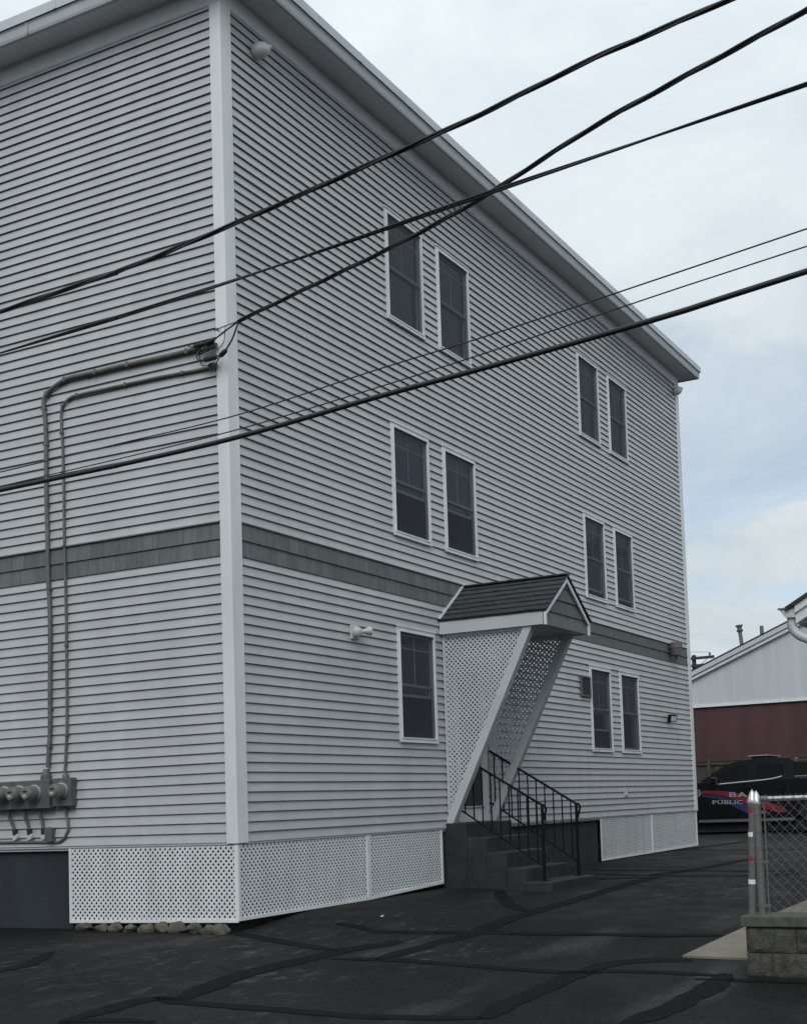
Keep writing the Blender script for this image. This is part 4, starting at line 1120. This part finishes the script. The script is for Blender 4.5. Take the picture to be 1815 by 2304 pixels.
for ya in (yl+.3, yrr-.3):
    z_a = zp-abs(sl)*abs(ya-ypk)
    MB().prism([(ya, z_a+hgt), (ypk, zp+hgt), (ypk, zp+hgt+.03), (ya, z_a+hgt+.03)], lambda u, v, w: (w, u, v), BX-.2, BX+14).build('roof_slope', 'roof', bn)
def vent(pb, pt, r, capd, X):
    b = Vector(bp(*pb, X)); t = Vector(bp(*pt, X)); t.x = b.x
    MB().tube([b-(t-b).normalized()*.4, t], r, 12).build('vent_pipe', 'steel', bn)
    if capd:
        d = (t-b).normalized()
        MB().lathe([(0, r*1.5), (.05, r*1.75), (.06, r*1.2), (.16, r*1.25), (.17, r*1.9), (.21, r*1.9), (.22, .01)], t-d*.05, d, 14).build('vent_cap', 'steel', bn)
vent((722, 1010), (690, 790), .062, True, BX+1.0)
vent((1025, 860), (1018, 725), .062, False, BX+1.0)

# wooden fence behind the truck
FXW = 25.2
wf = thing('board_fence', (FXW, 0, -.7), 'weathered brown board fence behind the pickup truck', 'fence')
zft = onX(1640, 1707, FXW)[2]
y = 3.6; i = 0
while y > -4.6:
    rr = random.Random(i); MB().box((FXW, y-.138, -.75), (FXW+.02, y, zft-.05+rr.uniform(-.012, .012))).build('board', 'fencewood', wf); y -= .144; i += 1
bx((FXW-.04, 3.6, zft-.06), (FXW+.06, -4.6, zft), 'top_rail', 'fencewood', wf)
bx((FXW-.04, 3.6, zft-.16), (FXW-.001, -4.6, zft-.08), 'top_band', 'fencewood', wf)
for y in (2.9, .5, -1.9, -4.3): bx((FXW-.06, y-.05, -.75), (FXW-.0405, y+.05, zft+.02), 'post', 'fencewood', wf)

# ------------------------------------------------------------------ pickup truck (nose to the left, behind the house)
TX = 21.5
tr = thing('pickup_truck', (TX+.95, 0, g(21, 1)), 'black public safety pickup truck with red and blue side stripe', 'truck')
def T3(x, y): return (1560+x*.1493, 1690+y*.1493)
def tp(x, y, X=TX): p = onX(*T3(x, y), X); return (p[1], p[2])
zg = g(21, 1)
ysc = lambda px: tp(px, 600)[0]
def side(poly, name, m, xa, xb, parent=tr): return MB().prism(poly, lambda u, v, w: (w, u, v), xa, xb).build(name, m, parent)
yw = tp(90, 470)[0]; nose = yw+1.45
zh = tp(90, 470)[1]; zb_ = tp(1500, 400)[1]; zsill = tp(500, 1060)[1]
ycab = tp(1470, 300)[0]; tail = ycab-1.75
fwc = yw+.62; rwc = fwc-3.55; wr = .40
def arch(yc, n=9): return [(yc+.47*math.cos(math.pi*k/n), zg+.40+.47*math.sin(math.pi*k/n)) for k in range(n+1)]
bodypoly = [(nose, zg+.55), (nose+.02, zh-.25), (nose-.12, zh-.05), (yw+.1, zh+.0), (ycab, zb_-.0), (tail, zb_+.02), (tail, zg+.55), (rwc-.47, zg+.40)] + arch(rwc)[::-1][1:] + \
           [(rwc+.5, zg+.33), (fwc-.5, zg+.33)] + arch(fwc)[::-1] + [(nose-.02, zg+.38)]
body = side(bodypoly, 'body', 'truck', TX, TX+1.9)
mdd = body.modifiers.new('b', 'BEVEL'); mdd.width = .03; mdd.segments = 2; mdd.limit_method = 'ANGLE'
roofpts = [tp(90, 465), tp(240, 365), tp(420, 245), tp(600, 172), tp(800, 138), tp(1000, 118), tp(1250, 112), tp(1430, 118), tp(1475, 150)]
cabpoly = [(y_, z_) for y_, z_ in roofpts] + [(ycab, zb_-.005), (yw-.02, zh-.01)]
n = len(cabpoly); mb = MB()
zr_ = max(z for _, z in cabpoly)
def inx(z): return .03 + .16*max(0, (z-zh)/(zr_-zh))
mb.add([(TX+inx(z), y_, z) for y_, z in cabpoly]+[(TX+1.9-inx(z), y_, z) for y_, z in cabpoly],
       [tuple(range(n)), tuple(range(n, 2*n))[::-1]]+[(a, a+n, (a+1) % n+n, (a+1) % n) for a in range(n)])
cab = mb.build('cab', 'truck', tr)
def glasspane(pts, name='side_window'):
    q = [tp(*p) for p in pts]
    MB().add([(TX+inx(z)-.010, y_, z) for y_, z in q]+[(TX+inx(z)+.01, y_, z) for y_, z in q],
             [tuple(range(len(q)))]+[(a, (a+1) % len(q), (a+1) % len(q)+len(q), a+len(q)) for a in range(len(q))]).build(name, 'truckglass', tr)
glasspane([(300, 475), (300, 440), (420, 330), (560, 245), (700, 215), (805, 208), (790, 450), (520, 470)])
glasspane([(915, 440), (915, 195), (1100, 188), (1330, 200), (1350, 250), (1335, 370), (1200, 410)])
# chrome belt line
tb = [tp(295, 512), tp(340, 505), tp(600, 480), tp(850, 455), tp(1050, 435), tp(1200, 412), tp(1325, 380)]
MB().tube([(TX+.006, y_, z) for y_, z in spline([Vector((0, *q)) for q in tb], 4) and [(v.y, v.z) for v in spline([Vector((0, *q)) for q in tb], 4)]], .022, 6).build('belt_trim', 'trucktrim', tr)
MB().tube([(TX+.02, ycab-.06, zb_+.03), (TX+.02, tail, zb_+.05)], .02, 6).build('bed_rail', 'steel', tr)
# roof edge drip rail, mirror, light bar
MB().tube([(TX+inx(z)+.01, y_, z+.012) for y_, z in roofpts[1:-1]], .016, 6).build('roof_rail', 'truck', tr)
ym, zm_ = tp(330, 455)
mo = MB().box((TX-.20, ym-.06, zm_-.06), (TX+.0, ym+.10, zm_+.10)).build('mirror', 'truck', tr); md = mo.modifiers.new('b', 'BEVEL'); md.width = .03; md.segments = 2
y0_, zl0 = tp(770, 95); y1_, zl1 = tp(1070, 65)
lb = MB().box((TX+.35, y0_-.08, zl0-.10), (TX+1.55, y1_+.10, zl0+.03)).build('light_bar', 'truck', tr)
bx((TX+.30, y0_, zl0+.031), (TX+1.60, y1_, zl0+.055), 'light_bar_top', 'letters', lb)
ya, za2 = tp(1500, 130)
MB().lathe([(0, .05), (.09, .06), (.10, .03)], (TX+.25, ya, za2-.04), (0, -.2, 1), 12).build('roof_antenna', 'steel', tr)
# rocker step, wheels
bx((TX-.03, fwc-.55, zg+.30), (TX+.12, rwc+.55, zg+.37), 'running_board', 'steel', tr)
for yc in (fwc, rwc):
    for xa, s2 in ((TX+.14, 1), (TX+1.76, -1)):
        wh = MB().lathe([(-.12, .28), (-.12, .37), (-.09, .40), (.09, .40), (.12, .37), (.12, .28)], (xa, yc, zg+.402), (1, 0, 0), 28).build('wheel', 'tyre', tr)
        MB().lathe([(-.125, .02), (-.11, .08), (-.122, .22), (-.118, .27), (0, .275)], (xa, yc, zg+.402), (s2, 0, 0), 20).build('rim', 'rim', wh)
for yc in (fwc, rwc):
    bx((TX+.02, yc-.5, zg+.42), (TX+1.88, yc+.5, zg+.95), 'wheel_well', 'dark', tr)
bx((TX+.12, tail+.1, zg+.09), (TX+1.78, nose-.3, zg+.42), 'underbody_shade_fill', 'dark', tr)  # chassis block, coloured dark and hung low to stand in for shade beneath
# door shut lines and handles
for px in (855, 1420):
    y_, z1_ = tp(px, 440); MB().box((TX-.002, y_-.008, zsill), (TX+.004, y_+.008, z1_-.02)).build('door_gap', 'dark', tr)
for px in (790, 1330):
    y_, z1_ = tp(px, 560); bx((TX-.03, y_-.09, z1_-.02), (TX-.002, y_+.09, z1_+.015), 'door_handle', 'truck', tr)
# stripes
def decal(pts, name, m, d): side([tp(*p) for p in pts], name, m, TX-d, TX-d+.004)
decal([(120, 600), (240, 592), (480, 605), (700, 640), (900, 690), (1080, 760), (1200, 792), (1300, 830), (1395, 895), (1370, 925), (1250, 920), (1000, 850), (700, 760), (480, 685), (300, 655), (110, 645)], 'red_stripe', 'red', .007)
decal([(100, 660), (300, 668), (480, 700), (700, 770), (950, 850), (1100, 925), (1000, 960), (800, 935), (640, 855), (500, 780), (350, 715), (150, 690)], 'blue_stripe', 'blue', .0095)
for a, b in (((110, 625), (60, 585)), ((100, 635), (40, 620)), ((100, 645), (45, 670)), ((110, 640), (80, 580)), ((105, 650), (75, 690))):
    p, q = tp(*a), tp(*b); MB().bar((TX-.011, *p), (TX-.011, *q), .018, .006, (1, 0, 0)).build('star_ray', 'letters', tr)
def word(txt, px0, px1, ptop, pbot, name, bold):
    cu = bpy.data.curves.new(name, 'FONT'); cu.body = txt; cu.extrude = .002; cu.offset = bold; cu.size = 1.0; cu.space_character = 1.12
    o = bpy.data.objects.new(name, cu); COL.objects.link(o)
    dg = bpy.context.evaluated_depsgraph_get(); me = bpy.data.meshes.new_from_object(o.evaluated_get(dg))
    bpy.data.objects.remove(o)
    vs = np.array([v.co[:] for v in me.vertices]); mn, mxx = vs.min(0), vs.max(0)
    a = tp(px0, pbot); b = tp(px1, ptop); a2 = tp(px1, pbot)
    out = []
    for v in vs:
        u = (v[0]-mn[0])/(mxx[0]-mn[0]); t = (v[1]-mn[1])/(mxx[1]-mn[1])
        y_ = a[0]+(b[0]-a[0])*u; z_ = a[1]+(a2[1]-a[1])*u+(b[1]-a2[1])*t
        out.append((TX-.014-v[2], y_, z_))
    m2 = MB(); m2.add(out, [tuple(p.vertices) for p in me.polygons]); m2.build(name, 'letters', tr)
word('BA', 540, 800, 618, 690, 'lettering', .012)
word('PUBLIC S', 285, 850, 742, 797, 'lettering', .012)
def serif(px, py, w):
    p, q = tp(px-w/2, py), tp(px+w/2, py); MB().bar((TX-.0145, *p), (TX-.0145, *q), .012, .004, (1, 0, 0)).build('lettering_serif', 'letters', tr)
for px, py, w in ((560, 623, 50), (560, 683, 50), (690, 683, 50), (790, 683, 50), (300, 745, 36), (300, 793, 40), (372, 745, 30), (420, 745, 30), (462, 745, 30), (462, 793, 30), (540, 745, 34), (540, 793, 34), (622, 745, 34), (622, 793, 34)):
    serif(px, py, w)

# ------------------------------------------------------------------ far utility pole
PXX = 62.0
def up_(x, y): return onX(1500+x*.249, 1320+y*.249, PXX)
b = up_(240, 620)
pol = thing('utility_pole', (PXX, b[1], -.7), 'dark wooden utility pole with crossarms far behind the building', 'pole')
MB().tube([(PXX, b[1], -.8), (PXX, b[1], b[2])], [.17, .13], 12).build('pole', 'polewood', pol)
p0, p1 = up_(215, 655), up_(430, 625)
MB().bar((PXX-.16, 2*b[1]-p1[1], p0[2]), (PXX-.16, p1[1], p0[2]+.02), .12, .16).build('crossarm', 'polewood', pol)
q0, q1 = up_(215, 722), up_(390, 700)
MB().bar((PXX-.16, 2*b[1]-q1[1], q0[2]), (PXX-.16, q1[1], q0[2]+.02), .12, .16).build('crossarm', 'polewood', pol)
for dy in (-.9, .9): MB().bar((PXX-.22, b[1]+dy, p0[2]-.05), (PXX-.22, b[1], p0[2]-.75), .03, .03).build('brace', 'polewood', pol)
for yy in (p1[1]+.25, b[1]+1.0, 2*b[1]-p1[1]-.25):
    MB().lathe([(0, .04), (.08, .06), (.14, .07), (.2, .045), (.22, .01)], (PXX-.16, yy, p0[2]+.09), (0, 0, 1), 10).build('insulator', 'meterbox', pol)
MB().tube([(PXX-6, b[1]+12, p0[2]+1.3), (PXX-3, b[1]+6, p0[2]+.7), (PXX-.16, p1[1]+.25, p0[2]+.3)], .012, 5).build('wire', 'cable', pol)

# ------------------------------------------------------------------ added houses opposite (unseen behind the viewer, to shade low sky and show in panes)
for i, (hy, hw, he, hr, wm, lab) in enumerate(((-21, 9.5, 6.2, 9.2, 'barnwhite', 'added unseen white two storey house to the right, shading the low sky'),
                                              (-8.5, 9.0, 6.6, 9.8, 'siding', 'added unseen grey two storey house straight opposite, shading the low sky'),
                                              (4.5, 10.0, 6.0, 9.0, 'eave', 'added unseen pale two storey house to the left, shading the low sky'),
                                              (18.5, 10.5, 6.8, 10.2, 'siding', 'added unseen tall grey house at the far left, shading the low sky'))):
    X = -21.0; z0 = g(-21, hy)
    h = thing('added_street_house', (X-5, hy, z0), lab, 'house', 'added unseen houses that shade the low sky')
    MB().prism([(hy-hw/2, z0-.3), (hy+hw/2, z0-.3), (hy+hw/2, z0+he), (hy, z0+hr), (hy-hw/2, z0+he)], lambda u, v, w: (w, u, v), X, X-11).build('wall', wm, h)
    for sg in (-1, 1):
        ya = hy+sg*(hw/2+.4); za = z0+he-.4*(hr-he)/(hw/2)
        MB().prism([(ya, za), (hy, z0+hr), (hy, z0+hr+.15), (ya, za+.15)], lambda u, v, w: (w, u, v), X+.3, X-11.3).build('roof_slope', 'roof', h)
    for zz in (1.2, 4.0):
        for k in (-1, 0, 1):
            if zz < 2 and k == 0:
                d = bx((X+.001, hy-.5, z0), (X+.06, hy+.5, z0+2.15), 'door', 'door', h); continue
            y = hy+k*hw*.3
            wf_ = bx((X+.001, y-.6, z0+zz), (X+.05, y+.6, z0+zz+1.6), 'window', 'white', h)
            bx((X+.0505, y-.5, z0+zz+.1), (X+.055, y+.5, z0+zz+1.5), 'pane', 'truckglass', wf_)

# ------------------------------------------------------------------ small things
lampc = Vector(onY(935, 1462, .55))
th = thing('ceiling_lamp', lampc, 'lit three arm ceiling lamp seen through the first floor window', 'lamp')
MB().tube([lampc+Vector((0, 0, .5)), lampc], .01, 8).build('stem', 'steelcap', th)
for px, py in ((927, 1468), (935, 1475), (941, 1467)):
    q = Vector(onY(px, py, .55+.05*(px-935)/7))
    MB().tube(spline([lampc, (lampc+q)/2+Vector((0, 0, .04)), q+Vector((0, 0, .03))], 4), .007, 6).build('arm', 'steelcap', th)
    MB().lathe([(0, .012), (.015, .022), (.05, .034), (.06, .030)], q+Vector((0, 0, .03)), (0, 0, -1), 12).build('shade', 'litshade', th)
q = onG(859, 2064)
sc_ = MB(); rr = random.Random(3)
sc_.prism([(q[0]-.03, q[1]-.012), (q[0]+.01, q[1]-.02), (q[0]+.032, q[1]+.006), (q[0]-.004, q[1]+.018)], lambda u, v, w: (u, v, w+(u-q[0])*.3), g(q[0], q[1])+.012, g(q[0], q[1])+.014)
tag(sc_.build('paper_scrap', 'lamp'), 'small white scrap of paper lying on the tarmac before the lattice', 'litter')

zt_ = max(v.z for v in ends.values())+.7
pol = thing('utility_pole', (CX_-.25, PY_, g(CX_, PY_)), 'near wooden utility pole that carries the overhead street cables', 'pole')
MB().tube([(CX_-.25, PY_, g(CX_, PY_)-.2), (CX_-.25, PY_, zt_)], [.17, .12], 14).build('pole', 'polewood', pol)
for v in ends.values(): MB().bar((CX_-.25, PY_, v.z), (v.x+.03, PY_, v.z), .04, .05).build('bracket', 'steel', pol)
# window in the gable end of the neighbour house
wn = bx((HX+.27, -7.6, .1), (HX+.299, -6.5, 1.5), 'window', 'white', nh)
bx((HX+.265, -7.5, .2), (HX+.2695, -6.6, 1.4), 'pane', 'truckglass', wn)
